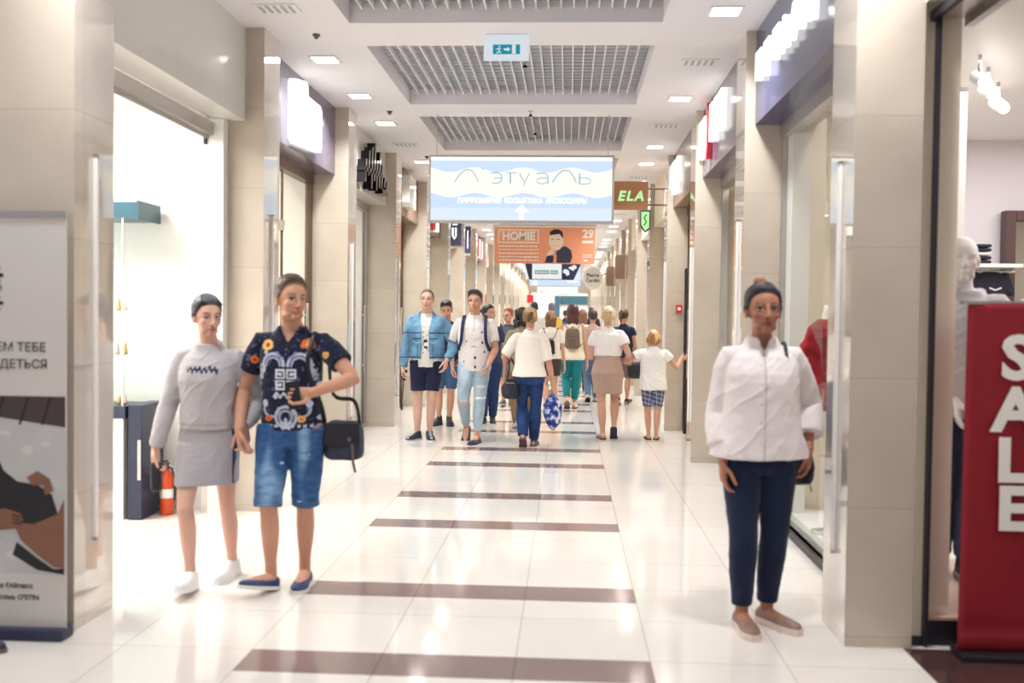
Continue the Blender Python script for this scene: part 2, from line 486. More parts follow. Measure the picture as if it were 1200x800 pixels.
for i in range(2, NB): mb.box(GR, 6.6 if i > 2 else 4.0, YR[i] + 0.02, YR[i] + PD - 0.02, 0, H)
struct('wall_right', mb, M['cream'])
mb = MB(); mb.box(2.4, 2.6, YR[1] + PD - 0.02, 9.2, 0, H); mb.box(2.6, 6.6, 9.1, 9.3, 0, H)
struct('wall_shop_back', mb, M['lilac'])
mb = MB(); mb.box(-6.0, GL, 4.71, YEND, 3.16, 3.26)
struct('ceiling_shops_left', mb, M['white'])
mb = MB(); mb.box(GR + 0.02, 6.6, 4.84, YEND, 3.16, 3.26); mb.box(1.75, 6.6, -5, 4.84, 3.16, 3.26)
struct('ceiling_shops_right', mb, M['white'])

# fascias over the shopfronts
def fascia(side, i, mat, name='wall_fascia', z0=ZB):
    ys = YL if side == 'left' else YR
    a, b = ys[i] + PD, ys[i + 1] if i + 1 < NB else YEND
    mb = MB()
    if side == 'left': mb.box(GL - 0.03, SL, a, b, z0, H)
    else: mb.box(SR, GR + 0.05, a, b, z0, H)
    return mb, mat
fas_mat = {'left': {0: 'panel', 1: 'violet', 2: 'panel', 3: 'brown', 4: 'brown', 5: 'cream', 6: 'cream', 7: 'brown'}, 'right': {0: 'navy', 1: 'violet', 2: 'brown', 3: 'cream', 4: 'cream'}}

# shopfronts: every bay its own window with frame, glass, door leaf and fittings
def shopfront(side, i, frame='alu', door=True, glass=True, panel=None, n=[0]):
    ys = YL if side == 'left' else YR
    a, b = ys[i] + PD, (ys[i + 1] if i + 1 < NB else YEND)
    x = GL if side == 'left' else GR
    s = 1 if side == 'left' else -1
    n[0] += 1
    r = empty(f'window_{n[0]}', (x, a, 0)); L = b - a
    f = MB()
    f.box(-0.035, 0.035, 0, 0.04, 0, ZB); f.box(-0.035, 0.035, L - 0.04, L, 0, ZB)
    f.box(-0.05, 0.05, 0, L, ZB - 0.10, ZB); f.box(-0.035, 0.035, 0.04, L - 0.04, 0.0, 0.05)
    f.build('frame', M[frame], r)
    if glass:
        MB().box(-0.006, 0.006, 0.04, L - 0.04, 0.05, ZB - 0.10).build('pane', M['glass'], r)
    if door:
        d = MB(); y0 = L - 1.05
        d.box(-0.012, 0.012, y0, y0 + 0.012, 0.05, ZB - 0.1); d.box(-0.012, 0.012, L - 0.12, L - 0.108, 0.05, ZB - 0.1)
        d.build('joint', M['bronze'], r)
        d = MB(); d.box(-0.022, 0.022, y0 - 0.16, y0 + 0.02, 2.36, 2.41); d.box(-0.022, 0.022, y0 - 0.05, y0 + 0.05, 2.41, 2.46); d.box(-0.022, 0.022, y0 - 0.16, y0 + 0.1, 0.05, 0.12)
        d.build('patch_fitting', M['alu'], r)
        d = MB(); d.tube([(s * 0.05, L - 0.24, 0.75), (s * 0.05, L - 0.24, 1.65)], 0.014, 8)
        d.box(0, s * 0.05, L - 0.25, L - 0.23, 0.85, 0.87); d.box(0, s * 0.05, L - 0.25, L - 0.23, 1.53, 1.55)
        d.build('handle', M['alu'], r)
    if panel:
        MB().box(-0.02 - 0.12 * s, 0.02 - 0.12 * s, 0.05, L - 0.05, 0.03, ZB - 0.1).build('roller_panel', M[panel], r)
    tag(r, kind='structure')
    return r
for i in range(NB):
    for side in ('left', 'right'):
        mt = fas_mat[side].get(i, 'cream' if i % 3 else 'brown')
        mb, mt = fascia(side, i, mt)
        struct(f'wall_{side}_fascia', mb, M[mt])
    if i == 0:
        pass
    elif i == 1: shopfront('left', i, 'bronze')
    elif i == 2: shopfront('left', i, 'alu')
    else: shopfront('left', i, 'bronze' if i % 2 else 'alu', door=i < 8)
    if i == 0: shopfront('right', i, 'alu', door=False)
    elif i == 1: shopfront('right', i, 'alu', door=False, glass=False, panel='panel')
    elif i == 2: shopfront('right', i, 'bronze', door=True)
    else: shopfront('right', i, 'bronze' if i % 2 else 'alu', door=i < 7)

# shop lamps
for i in range(NB):
    pl = {0: 165.0, 1: 75.0, 2: 60.0}.get(i, 60.0)
    area('shop_lamp', (-4.2 if i else -4.3, YL[i] + PD + 1.29, 3.14), 1.6, 1.4, pl, (1, 0.97, 0.93) if i in (0, 2) else (1, 0.93, 0.83))
    if i > 0:
        area('shop_lamp', (3.4 if i > 1 else 2.1, YR[i] + PD + 1.29, 3.14), 1.6 if i > 1 else 0.5, 1.4, pl if i > 1 else 12, (1, 0.92, 0.80))
area('shop_lamp', (3.9, 6.8, 3.13), 3.0, 3.0, 100, (1, 0.96, 0.95))
area('shop_lamp', (3.9, 2.8, 3.13), 3.0, 2.4, 40, (1, 0.93, 0.92))

# slim vertical bars on the pillar flanks
bm0 = None
for i in range(7):
    for sd, x, yy in ((1, XL, YL[i] + 0.20), (-1, XR, YR[i] + 0.20)):
        if bm0 is None:
            r = empty('wall_bar', (x, yy, 0)); bm0 = r
            MB().box(-0.0, 0.022, -0.012, 0.012, 0.42, 2.33).build('bar', M['satin'], r, bevel=0.004)
            m = MB()
            for z in (0.405, 2.33): m = MB(); m.box(0.0, 0.024, -0.014, 0.014, z, z + 0.015); m.build('end_cap', M['alu'], r)
            o = r
        else: o = copy_tree(bm0)
        o.location = (x, yy, 0); o.rotation_euler.z = 0 if sd > 0 else PI
        tag(o, f'slim white vertical bar on the flank of the {ORD[i]} {"left" if sd > 0 else "right"} pillar', 'bar', 'slim bars on the pillar flanks')

# far end of the corridor
mb = MB(); mb.box(-6.2, -2.3, YEND, YEND + 0.3, 0, 4.5); mb.box(1.25, 6.8, YEND, YEND + 0.3, 0, 4.5); mb.box(-2.3, 1.25, YEND, YEND + 0.3, 2.95, 4.5)
struct('wall_end', mb, M['white'])
mb = MB(); mb.box(-7, 8, YEND + 12, YEND + 12.3, 0, 5.0); mb.box(-7, 8, YEND + 0.3, YEND + 12, 4.6, 4.8); mb.box(-7, -6.8, YEND, YEND + 12, 0, 5); mb.box(7.8, 8, YEND, YEND + 12, 0, 5)
struct('wall_hall', mb, M['white'])
area('hall_lamp', (0, YEND + 6, 4.5), 8, 6, 1000, (1, 0.98, 0.94))
mb = MB(); mb.box(-0.55, 4.2, YEND + 11.6, YEND + 11.9, 2.35, 3.0); f1 = mb.build('fascia_board', M['teal'])
tag(f1, 'teal shop fascia at the far end of the corridor', 'shop sign')
mb = MB(); mb.box(-0.98, -0.60, YEND + 11.4, YEND + 11.9, 0, 3.0); tag(mb.build('kiosk_post', M['teal']), 'teal post at the far end, left of the teal fascia', 'post')
# ------------------------------------------------------------------ hanging signs
def stroke(mb, pts, w, y0, y1, mi=0):
    """A flat pen stroke in the XZ plane with thickness from y0 to y1."""
    P = [np.array(p, float) for p in pts]; L = []; Rr = []
    for i in range(len(P)):
        t = P[min(i + 1, len(P) - 1)] - P[max(i - 1, 0)]; t /= np.linalg.norm(t) + 1e-9
        nn = np.array([-t[1], t[0]]) * w / 2
        L.append(P[i] + nn); Rr.append(P[i] - nn)
    for i in range(len(P) - 1):
        q = [L[i], L[i + 1], Rr[i + 1], Rr[i]]
        mb.prism([tuple(a) for a in q], (0, y1 - y0, 0), (0, y0, 0), mi=mi)
def arc(cx, cz, rx, rz, a0, a1, n=18):
    return [(cx + rx * math.cos(R(a0 + (a1 - a0) * i / n)), cz + rz * math.sin(R(a0 + (a1 - a0) * i / n))) for i in range(n + 1)]

def lightbox():
    W, Hh, D = 2.03, 0.735, 0.16
    r = empty('hanging_lightbox', (-0.53, 10.98, 2.577))
    f = MB(); e = 0.022
    f.box(-W / 2, W / 2, 0.0, D, 0, e); f.box(-W / 2, W / 2, 0, D, Hh - e, Hh); f.box(-W / 2, -W / 2 + e, 0, D, e, Hh - e); f.box(W / 2 - e, W / 2, 0, D, e, Hh - e)
    f.box(-W / 2 + e, W / 2 - e, D - 0.02, D, e, Hh - e)
    f.build('casing', M['alu'], r)
    w0, w1 = -W / 2 + e, W / 2 - e
    nx = 72; X = np.linspace(w0, w1, nx + 1)
    K = 2 * PI / 0.535
    up = 0.575 + 0.027 * np.cos(K * (X - 0.02)); lo = 0.298 + 0.025 * np.cos(K * (X - 0.03))
    p = MB()
    def band(za, zb, mi):
        V = [(x, 0.012, z) for x, z in zip(X, za)] + [(x, 0.012, z) for x, z in zip(X, zb)]
        n = nx + 1
        p.add(V, [(i, i + 1, n + i + 1, n + i) for i in range(nx)], mi)
    o_ = np.ones(nx + 1)
    band(up, o_ * (Hh - 0.06), 0); band(o_ * (Hh - 0.06), o_ * (Hh - e), 3); band(lo, up, 1); band(o_ * 0.16, lo, 0); band(o_ * e, o_ * 0.16, 2)
    p.box(w0, w1, 0.0125, 0.02, e, Hh - e, 2)
    p.build('face', [M['lb_blue'], M['lb_cream'], M['lb_pale'], M['lb_text']], r)
    q = lambda u, v: ((u - 612) * 0.0094, (260.5 - v) * 0.0094)      # sign proportions: 9.4 mm a unit
    t = MB(); y0, y1 = 0.006, 0.0115
    s1 = [q(534.5, 213.5), q(538, 208), q(542, 203), q(546, 200), q(550, 199.2), q(554, 200.2), q(558, 205), q(561.5, 212), q(562.2, 213.5)]
    stroke(t, s1, 0.012, y0, y1)
    s2 = [(x + (649 - 535) * 0.0094, z - 0.002) for x, z in s1]; stroke(t, s2, 0.014, y0, y1)
    stroke(t, [q(567.5, 197), q(566.5, 200)], 0.012, y0, y1)
    E_ = [q(577, 203.5), q(580, 202.6), q(585, 202.8), q(588.5, 205), q(589.8, 209), q(588, 213), q(584, 215.2), q(578, 214.8)]
    stroke(t, E_, 0.013, y0, y1); stroke(t, [q(580, 208.8), q(589, 208.8)], 0.011, y0, y1)
    stroke(t, [q(594.5, 202.8), q(606.5, 202.8)], 0.010, y0, y1); stroke(t, [q(599.5, 202.8), q(599.5, 215)], 0.018, y0, y1)
    stroke(t, [q(610, 203), q(612, 207), q(615.5, 213)], 0.012, y0, y1); stroke(t, [q(622, 203), q(618, 210), q(614.5, 218)], 0.010, y0, y1)
    stroke(t, [q(630, 204), q(634, 202.8), q(640, 203), q(643, 205.5), q(643.4, 215.3)], 0.013, y0, y1)
    stroke(t, [q(643, 208.5), q(636, 208.3), q(630.5, 210.3), q(630.5, 213.5), q(635, 215.5), q(640, 214.8), q(643, 212.5)], 0.011, y0, y1)
    stroke(t, [q(680, 203), q(680, 215.5)], 0.018, y0, y1)
    stroke(t, [q(680, 208.5), q(686, 208.3), q(691.5, 209.5), q(693, 212), q(691.5, 214.7), q(686, 215.6), q(680, 215.5)], 0.011, y0, y1)
    t.build('script_lettering', M['lb_ink'], r)
    text_mesh('ПАРФЮМЕРИЯ  КОСМЕТИКА  АКСЕССУАРЫ', 0.074, M['lb_text'], 0.003, 0.004, name='caption', parent=r, loc=(0.015, 0.008, 0.237), sx=0.875)
    a = MB(); cx = 0.013
    a.prism([(cx - 0.026, 0.03), (cx + 0.026, 0.03), (cx + 0.026, 0.118), (cx + 0.082, 0.118), (cx, 0.197), (cx - 0.082, 0.118), (cx - 0.026, 0.118)], (0, 0.005, 0), (0, 0.006, 0))
    a.build('arrow', M['lb_text'], r)
    h = MB()
    for x in (-0.94, 0.95): h.tube([(x, 0.08, Hh), (x, 0.08, H - 2.577 + 0.01)], 0.004, 6)
    h.build('hanger_wire', M['alu'], r)
    tag(r, 'large blue and cream lightbox with thin script lettering and an arrow', 'hanging sign')
lightbox()
area('lightbox_glow', (-0.53, 10.90, 2.94), 1.9, 0.6, 14, (0.86, 0.93, 1.0), (PI / 2, 0, 0))

def flat(mb, pts, y, th=0.002, mi=0):
    mb.prism(pts, (0, th, 0), (0, y, 0), mi=mi)
def rect(x0, x1, z0, z1):
    return [(x0, z0), (x1, z0), (x1, z1), (x0, z1)]
def blob(cx, cz, rx, rz, n=18, wob=0.0, seed=1):
    rnd = random.Random(seed)
    return [(cx + rx * (1 + wob * (rnd.random() - .5)) * math.cos(2 * PI * i / n), cz + rz * (1 + wob * (rnd.random() - .5)) * math.sin(2 * PI * i / n)) for i in range(n)]

M['printskin'] = pbr('printed_skin_pale', C(246, 224, 206), 0.5, var=0.02)
M['printskin2'] = pbr('printed_skin_brown', C(136, 92, 72), 0.55, var=0.12, vscale=9)
M['printdark'] = pbr('printed_dark_blue', C(42, 46, 72), 0.5, var=0.2, vscale=20)
M['printblack'] = pbr('printed_black_satin', C(30, 28, 36), 0.5, var=0.35, vscale=12)
M['printquilt'] = pbr('printed_quilt', C(196, 194, 194), 0.55, var=0.16, vscale=7, bump=0.0)
M['printwood'] = pbr('printed_headboard', C(74, 60, 62), 0.5, var=0.15)
M['bannerwhite'] = pbr('banner_white', C(214, 208, 204), 0.55, var=0.01)

def orange_banner():
    r = empty('hanging_banner', (-0.485, 19.7, 2.575))
    MB().box(-1.0, 1.0, 0, 0.05, 0, 0.735).build('board', M['orange'], r, bevel=0.004)
    e = MB(); e.box(-1.0, -0.972, -0.006, 0, 0, 0.735); e.box(-1.0, 1.0, -0.006, 0, 0.715, 0.735); e.build('edge_strip', M['whitevinyl'], r)
    f = MB(); x0, x1, z0, z1, w = -0.90, -0.10, 0.40, 0.665, 0.022
    for q in (rect(x0, x1, z0, z0 + w), rect(x0, x1, z1 - w, z1), rect(x0, x0 + w, z0, z1), rect(x1 - w, x1, z0, z1)): flat(f, q, -0.004)
    f.build('headline_box', M['whitevinyl'], r)
    text_mesh('HOMIE', 0.225, M['whitevinyl'], 0.002, 0.009, name='headline', parent=r, loc=(-0.50, -0.003, 0.532), sx=0.93)
    l = MB(); rnd = random.Random(3)
    for k, z in enumerate((0.345, 0.275, 0.205, 0.135, 0.07)):
        x = -0.89
        while x < -0.12:
            ww = rnd.uniform(0.02, 0.09); hh = 0.012 if k % 2 else 0.018
            if k == 3 and x > -0.45: hh = 0.024
            flat(l, rect(x, min(x + ww, -0.1), z - hh, z + hh * 0.4), -0.004); x += ww + 0.014
    l.build('small_print', M['whitevinyl'], r)
    text_mesh('29', 0.22, M['whitevinyl'], 0.002, 0.009, name='date', parent=r, loc=(0.86, -0.003, 0.585))
    d = MB(); flat(d, rect(0.745, 0.965, 0.405, 0.46), -0.004)
    for z in (0.17, 0.13): flat(d, rect(0.76, 0.95, z, z + 0.014), -0.004)
    flat(d, rect(0.78, 0.86, 0.05, 0.09), -0.004); d.build('date_line', M['whitevinyl'], r)
    p = MB()
    flat(p, [(0.02, 0.02), (0.52, 0.02), (0.56, 0.14), (0.53, 0.27), (0.43, 0.345), (0.33, 0.33), (0.26, 0.27), (0.21, 0.12), (0.15, 0.19), (0.06, 0.15)], -0.005, mi=1)
    flat(p, [(0.05, 0.15), (0.1, 0.25), (0.17, 0.30), (0.2, 0.22), (0.16, 0.17)], -0.006, mi=0)
    flat(p, [(0.18, 0.02), (0.25, 0.02), (0.25, 0.2), (0.2, 0.14)], -0.006, mi=3)
    flat(p, blob(0.24, 0.45, 0.145, 0.19, 22), -0.007, mi=0)
    flat(p, [(0.11, 0.56), (0.12, 0.63), (0.2, 0.675), (0.3, 0.67), (0.36, 0.62), (0.38, 0.5), (0.34, 0.53), (0.31, 0.585), (0.2, 0.57)], -0.009, mi=2)
    flat(p, rect(0.14, 0.19, 0.475, 0.485), -0.009, mi=2); flat(p, rect(0.25, 0.31, 0.475, 0.485), -0.009, mi=2); flat(p, rect(0.18, 0.26, 0.345, 0.355), -0.009, mi=3)
    p.build('printed_figure', [M['printskin'], M['printdark'], M['black'], M['orange']], r)
    b = MB(); b.box(-1.0, 1.0, 0.01, 0.04, 0.735, 0.76)
    for x in (-0.9, 0.9): b.tube([(x, 0.025, 0.76), (x, 0.025, H - 2.575 + 0.01)], 0.004, 6)
    b.build('hanger', M['alu'], r)
    tag(r, 'orange banner reading HOMIE 29 with a printed man in dark jacket', 'banner')
orange_banner()

def far_board():
    r = empty('hanging_board', (-0.475, 31.0, 2.66))
    MB().box(-0.85, 0.85, 0, 0.06, 0, 0.6).build('board', M['printdark'], r)
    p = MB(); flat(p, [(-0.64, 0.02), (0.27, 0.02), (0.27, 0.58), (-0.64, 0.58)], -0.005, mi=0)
    flat(p, [(-0.85, 0), (-0.85, 0.42), (-0.73, 0)], -0.006, mi=1); flat(p, [(0.85, 0), (0.85, 0.46), (0.64, 0)], -0.006, mi=1)
    flat(p, blob(0.42, 0.24, 0.10, 0.09, 9, 0.8, 4), -0.007, mi=1); flat(p, blob(0.62, 0.36, 0.10, 0.08, 9, 0.9, 5), -0.007, mi=0)
    flat(p, rect(-0.56, -0.13, 0.17, 0.29), -0.007, mi=2); flat(p, rect(-0.09, 0.15, 0.17, 0.29), -0.007, mi=2)
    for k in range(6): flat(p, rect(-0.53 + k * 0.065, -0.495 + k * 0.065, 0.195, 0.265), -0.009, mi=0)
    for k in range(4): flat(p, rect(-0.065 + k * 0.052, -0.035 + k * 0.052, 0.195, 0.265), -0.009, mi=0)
    p.build('print', [M['board_glow'], M['lb_pale'], M['label_teal']], r)
    b = MB()
    for x in (-0.75, 0.75): b.tube([(x, 0.03, 0.6), (x, 0.03, H - 2.66 + 0.01)], 0.005, 6)
    b.build('hanger', M['alu'], r)
    tag(r, 'hanging board with teal label on white between dark printed sides', 'hanging sign')
    for y, zz, hh, mt, lb in ((38.0, 2.65, 0.62, ('lb_blue', 'lb_cream'), 'pale blue hanging lightbox just beyond the teal-labelled board'), (48.0, 2.56, 0.5, ('lb_cream', 'lb_pale'), 'cream hanging lightbox far down the corridor')):
        r = empty('hanging_lightbox', (-0.5, y, zz))
        MB().box(-1.0, 1.0, 0, 0.14, 0, hh).build('casing', M['alu'], r)
        p = MB(); flat(p, rect(-0.98, 0.98, 0.02, hh - 0.02), -0.006, mi=0); flat(p, blob(-0.75, 0.13, 0.11, 0.10), -0.009, mi=1); flat(p, rect(0.45, 0.9, 0.16, 0.23), -0.009, mi=1)
        p.build('face', [M[mt[0]], M[mt[1]]], r)
        b = MB()
        for x in (-0.9, 0.9): b.tube([(x, 0.07, hh), (x, 0.07, H - zz + 0.01)], 0.005, 6)
        b.build('hanger', M['alu'], r)
        tag(r, lb, 'hanging sign')
far_board()

def exit_sign():
    r = empty('exit_sign', (-0.51, 7.9, 3.565))
    MB().box(-0.178, 0.178, 0, 0.03, 0, 0.20).build('panel', M['exitpanel'], r, bevel=0.003)
    p = MB(); flat(p, rect(-0.105, 0.108, 0.045, 0.12), -0.004, mi=0)
    flat(p, rect(0.045, 0.075, 0.047, 0.118), -0.006, mi=1)                       # the doorway
    for pts, w in (([(-0.075, 0.052), (-0.055, 0.07), (-0.06, 0.09)], 0.008), ([(-0.06, 0.07), (-0.042, 0.055)], 0.008), ([(-0.06, 0.092), (-0.04, 0.085)], 0.006), ([(-0.062, 0.092), (-0.08, 0.08)], 0.006)): stroke(p, pts, w, -0.006, -0.004, 1)
    flat(p, blob(-0.053, 0.105, 0.007, 0.007, 8), -0.006, mi=1)
    flat(p, [(-0.02, 0.075), (0.01, 0.075), (0.01, 0.062), (0.032, 0.082), (0.01, 0.102), (0.01, 0.09), (-0.02, 0.09)], -0.006, mi=1)
    p.build('pictogram', [M['exitgreen'], M['exitpanel']], r)
    b = MB(); b.box(-0.16, 0.16, 0.005, 0.025, 0.2, 0.206); b.build('ceiling_bracket', M['alu'], r)
    tag(r, 'small teal emergency exit sign hanging from the ceiling', 'exit sign')
exit_sign()

def side_signs():
    # wooden projecting sign
    r = empty('projecting_sign', (0.87, 14.25, 3.07))
    MB().box(-0.25, 0.24, 0, 0.06, 0, 0.40).build('board', M['wood'], r, bevel=0.004)
    text_mesh('ELA', 0.19, M['glit'], 0.006, 0.006, 0.22, 'lettering', r, (-0.01, -0.006, 0.185), spacing=1.25)
    b = MB(); b.box(0.24, 0.478, 0.02, 0.04, 0.285, 0.305); b.box(0.24, 0.478, 0.02, 0.04, 0.06, 0.08); b.build('bracket', M['bronze'], r)
    tag(r, 'square wooden sign with green lit letters ELA on two brackets', 'shop sign')
    r = empty('projecting_sign', (1.265, 16.8, 2.96))
    poly = [(-0.08, 0.12), (0.0, 0.0), (0.08, 0.06), (0.08, 0.37), (-0.08, 0.37)]
    m = MB(); m.prism(poly, (0, 0.08, 0)); m.build('casing', M['rubber'], r)
    m = MB(); inner = [(x * 0.82, 0.2 + (z - 0.2) * 0.86) for x, z in poly]; m.prism(inner, (0, 0.004, 0), (0, -0.006, 0)); m.build('lit_face', M['glit'], r)
    m = MB(); stroke(m, [(-0.02, 0.12), (0.02, 0.18), (-0.02, 0.24), (0.02, 0.3)], 0.02, -0.01, -0.006); m.build('mark', M['rubber'], r)
    tag(r, 'narrow green lit shield sign below the wooden sign', 'shop sign')
    r = empty('projecting_sign', (0.84, 34.4, 2.44))
    m = MB(); m.prism(blob(0, 0.39, 0.33, 0.39, 28), (0, 0.1, 0)); m.build('disc', M['whitevinyl'], r)
    text_mesh('Pierre', 0.17, M['ink'], 0.003, 0.004, name='upper_lettering', parent=r, loc=(0, -0.004, 0.50)); text_mesh('Cardin', 0.17, M['ink'], 0.003, 0.004, name='lower_lettering', parent=r, loc=(0, -0.004, 0.33))
    b = MB(); b.tube([(0.3, 0.05, 0.5), (0.51, 0.05, 0.6)], 0.018, 8); b.build('bracket', M['chrome'], r)
    tag(r, 'white rounded projecting sign with two lines of dark lettering', 'shop sign')
    for (x, y, z0, z1, lb, lt) in ((-2.215, 19.62, 2.90, 3.42, 'nearer navy projecting sign box with white lettering on the left', True), (-2.28, 22.6, 2.95, 3.55, 'farther narrow navy projecting sign box on the left', False)):
        w = 0.105 if lt else 0.065
        r = empty('projecting_sign', (x, y, z0))
        MB().box(-w, w, 0, 0.5 if lt else 0.3, 0, z1 - z0).build('box', M['navy'], r, bevel=0.02)
        m = MB()
        if lt:
            stroke(m, [(-0.06, 0.36), (-0.06, 0.2), (-0.03, 0.14), (0.0, 0.2), (0.0, 0.36)], 0.03, -0.006, 0); stroke(m, [(-0.065, 0.42), (0.03, 0.42)], 0.025, -0.006, 0)
        else: stroke(m, [(0, 0.1), (0, 0.5)], 0.02, -0.006, 0)
        m.build('lettering', M['lit'], r)
        tag(r, lb, 'shop sign')
    # lit letters on the fascias
    def wall_sign(name, side, y, polys, mat, th, label, parts='letter', plane=None):
        x = plane if plane is not None else (SL if side == 'left' else SR)
        s = 1 if side == 'left' else -1
        r = empty(name, (x, y, 0))
        for P in polys:
            m = MB(); m.prism([(p[0], p[1]) for p in P[0]], (s * th, 0, 0), (s * 0.002, 0, 0), (0, s, 0), (0, 0, 1))
            m.build(parts, P[1] if len(P) > 1 else mat, r)
        tag(r, label, 'shop sign'); return r
    lit = M['lit']
    wall_sign('shop_sign', 'left', 8.85, [([(0.03, 3.13), (0.10, 3.09), (1.02, 3.15), (1.04, 3.2), (1.04, 3.56), (0.98, 3.6), (0.52, 3.60), (0.50, 3.70), (0.44, 3.72), (0.06, 3.66), (0.02, 3.6)],)], lit, 0.06, 'bright overexposed white lit sign on grey violet fascia', 'lit_panel')
    # black chrome strokes on the white fascia
    st = [(0.10, 3.12, 3.42), (0.30, 3.22, 3.55), (0.48, 3.08, 3.62), (0.66, 3.20, 3.70), (0.80, 3.10, 3.5), (0.98, 3.05 + .1, 3.64), (1.14, 3.16, 3.5), (1.34, 3.2, 3.36), (1.50, 3.2, 3.34)]
    polys = [([(y - 0.045, a), (y + 0.045, a + 0.02), (y + 0.10, b), (y + 0.01, b - 0.02)],) for y, a, b in st]
    polys += [([(0.06, 3.26), (1.2, 3.32), (1.2, 3.36), (0.06, 3.31)],), ([(1.2, 3.12), (1.62, 3.13), (1.62, 3.19), (1.2, 3.18)],)]
    wall_sign('shop_sign', 'left', 11.75, polys, M['chrome'], 0.10, 'black chrome stroke lettering standing off a white fascia', 'letter')
    wall_sign('shop_sign', 'left', 15.05, [([(0.0, 3.25), (0.06, 3.18), (0.62, 3.18), (0.62, 3.66), (0.06, 3.66), (0.0, 3.58)],)], M['panel'], 0.12, 'white boxed sign on the brown fascia left of the blue lightbox', 'lit_panel')
    wall_sign('shop_sign', 'left', 18.3, [([(0.0, 3.12), (0.3, 3.12), (0.3, 3.6), (0.0, 3.6)], M['redsign']), ([(0.4, 3.12), (0.75, 3.12), (0.75, 3.6), (0.4, 3.6)], lit)], lit, 0.05, 'small red and white sign half hidden behind the blue lightbox', 'tile')
    wall_sign('shop_sign', 'left', 27.2, [([(0.2 + k * 0.42, 3.15), (0.45 + k * 0.42, 3.15), (0.45 + k * 0.42, 3.65), (0.2 + k * 0.42, 3.65)], lit if k % 2 else M['redsign']) for k in range(5)], lit, 0.06, 'far white and red lettered sign on the left beside the orange banner', 'tile')
    # right side: glyph-like lit strokes, running from the far end towards the viewer
    def glyphs(y0, z0, z1, spec, w=0.05):
        out = []
        for off, kind in spec:
            if kind == 'P':
                out += [([(off, z0), (off + w, z0), (off + w, z1 - w), (off + 0.16, z1 - w), (off + 0.16, z0), (off + 0.16 + w, z0), (off + 0.16 + w, z1), (off, z1)],)]
            elif kind == 'R':
                out += [([(off, z0 - 0.03), (off + w, z0 - 0.03), (off + w, z0 + 0.1), (off + 0.2, z0 + 0.1), (off + 0.2, z1), (off, z1)],)]
            elif kind == 'I':
                out += [([(off, z0), (off + w, z0), (off + w, z1), (off, z1)],)]
            else:
                out += [([(off, z0), (off + w, z0), (off + 0.18, z1), (off + 0.18 - w, z1)],)]
        return out
    wall_sign('shop_sign', 'right', 7.60, glyphs(0, 3.33, 3.53, [(0.0, 'P'), (0.30, 'R'), (0.62, 'P'), (0.94, 'I'), (1.10, 'N'), (1.36, 'P'), (1.66, 'R')], 0.045), lit, 0.05, 'white lit lettering on the navy fascia over the nearest right shop')
    red = M['redsign']
    c = [(0.86 + 0.07 * math.sin(t * PI), 3.16 + 0.56 * t) for t in np.linspace(0, 1, 12)]
    crv = c + [(y + 0.11 - 0.03 * abs(0.5 - k / 11.), z) for k, (y, z) in reversed(list(enumerate(c)))]
    wall_sign('shop_sign', 'right', 11.15, glyphs(0, 3.24, 3.62, [(0.05, 'R'), (0.32, 'P'), (0.60, 'R')]) + [(crv, red)] + glyphs(0, 3.30, 3.66, [(1.10, 'P'), (1.40, 'R'), (1.68, 'P')]), lit, 0.05, 'white lit letters with one red curved stroke on the second right fascia')
    wall_sign('shop_sign', 'right', 14.2, glyphs(0, 3.2, 3.62, [(0.2, 'R'), (0.6, 'P'), (0.9, 'I'), (1.1, 'R')]), lit, 0.05, 'white lit letters on the brown fascia, third shop on the right')
    for i, lb in ((7, 'small dark sign box beside a far right pillar'), (9, 'tiny dark sign box, second along the far right side')):
        m = MB(); m.box(SR - 0.22, SR, YR[i] - 0.5, YR[i] - 0.3, 2.5, 3.1); m.box(SR - 0.24, SR - 0.22, YR[i] - 0.48, YR[i] - 0.32, 2.55, 3.05); tag(m.build('sign_box', M['bronze']), lb, 'shop sign')
    m = MB(); m.box(-1.63, -1.37, 40, 40.1, 2.05, 2.36); m.box(-1.51, -1.49, 40.02, 40.08, 2.36, H); tag(m.build('hanging_sign', M['redsign']), 'small red square sign hanging far down the left side', 'hanging sign')
    # fire alarm box
    r = empty('wall_mounted_alarm', (1.52, YR[3] - 0.001, 1.62)); MB().box(-0.04, 0.04, -0.04, 0, 0, 0.11).build('housing', M['redsign'], r, bevel=0.006); MB().box(-0.02, 0.02, -0.046, -0.04, 0.035, 0.075).build('glass_cover', M['whitevinyl'], r)
    tag(r, 'small red fire alarm box on a right pillar', 'alarm')
    # marks and pull bar on the right doors
    for y, z in ((9.35, 2.30), (9.75, 2.22)):
        m = MB(); m.box(GR - 0.02 + 0.085, GR + 0.098, y, y + 0.05, z, z + 0.08)
    m = MB(); m.tube([(1.58, 13.55, 0.05), (1.58, 13.55, 2.2)], 0.022, 8); m.box(1.58, 1.64, 13.53, 13.57, 0.3, 0.33); m.box(1.58, 1.64, 13.53, 13.57, 1.9, 1.93); m.box(1.57, 1.63, 13.5, 13.6, 0.0, 0.16)
    tag(m.build('pull_bar', M['rubber']), 'tall dark pull bar on the right shop door by the reaching child', 'door handle')
side_signs()

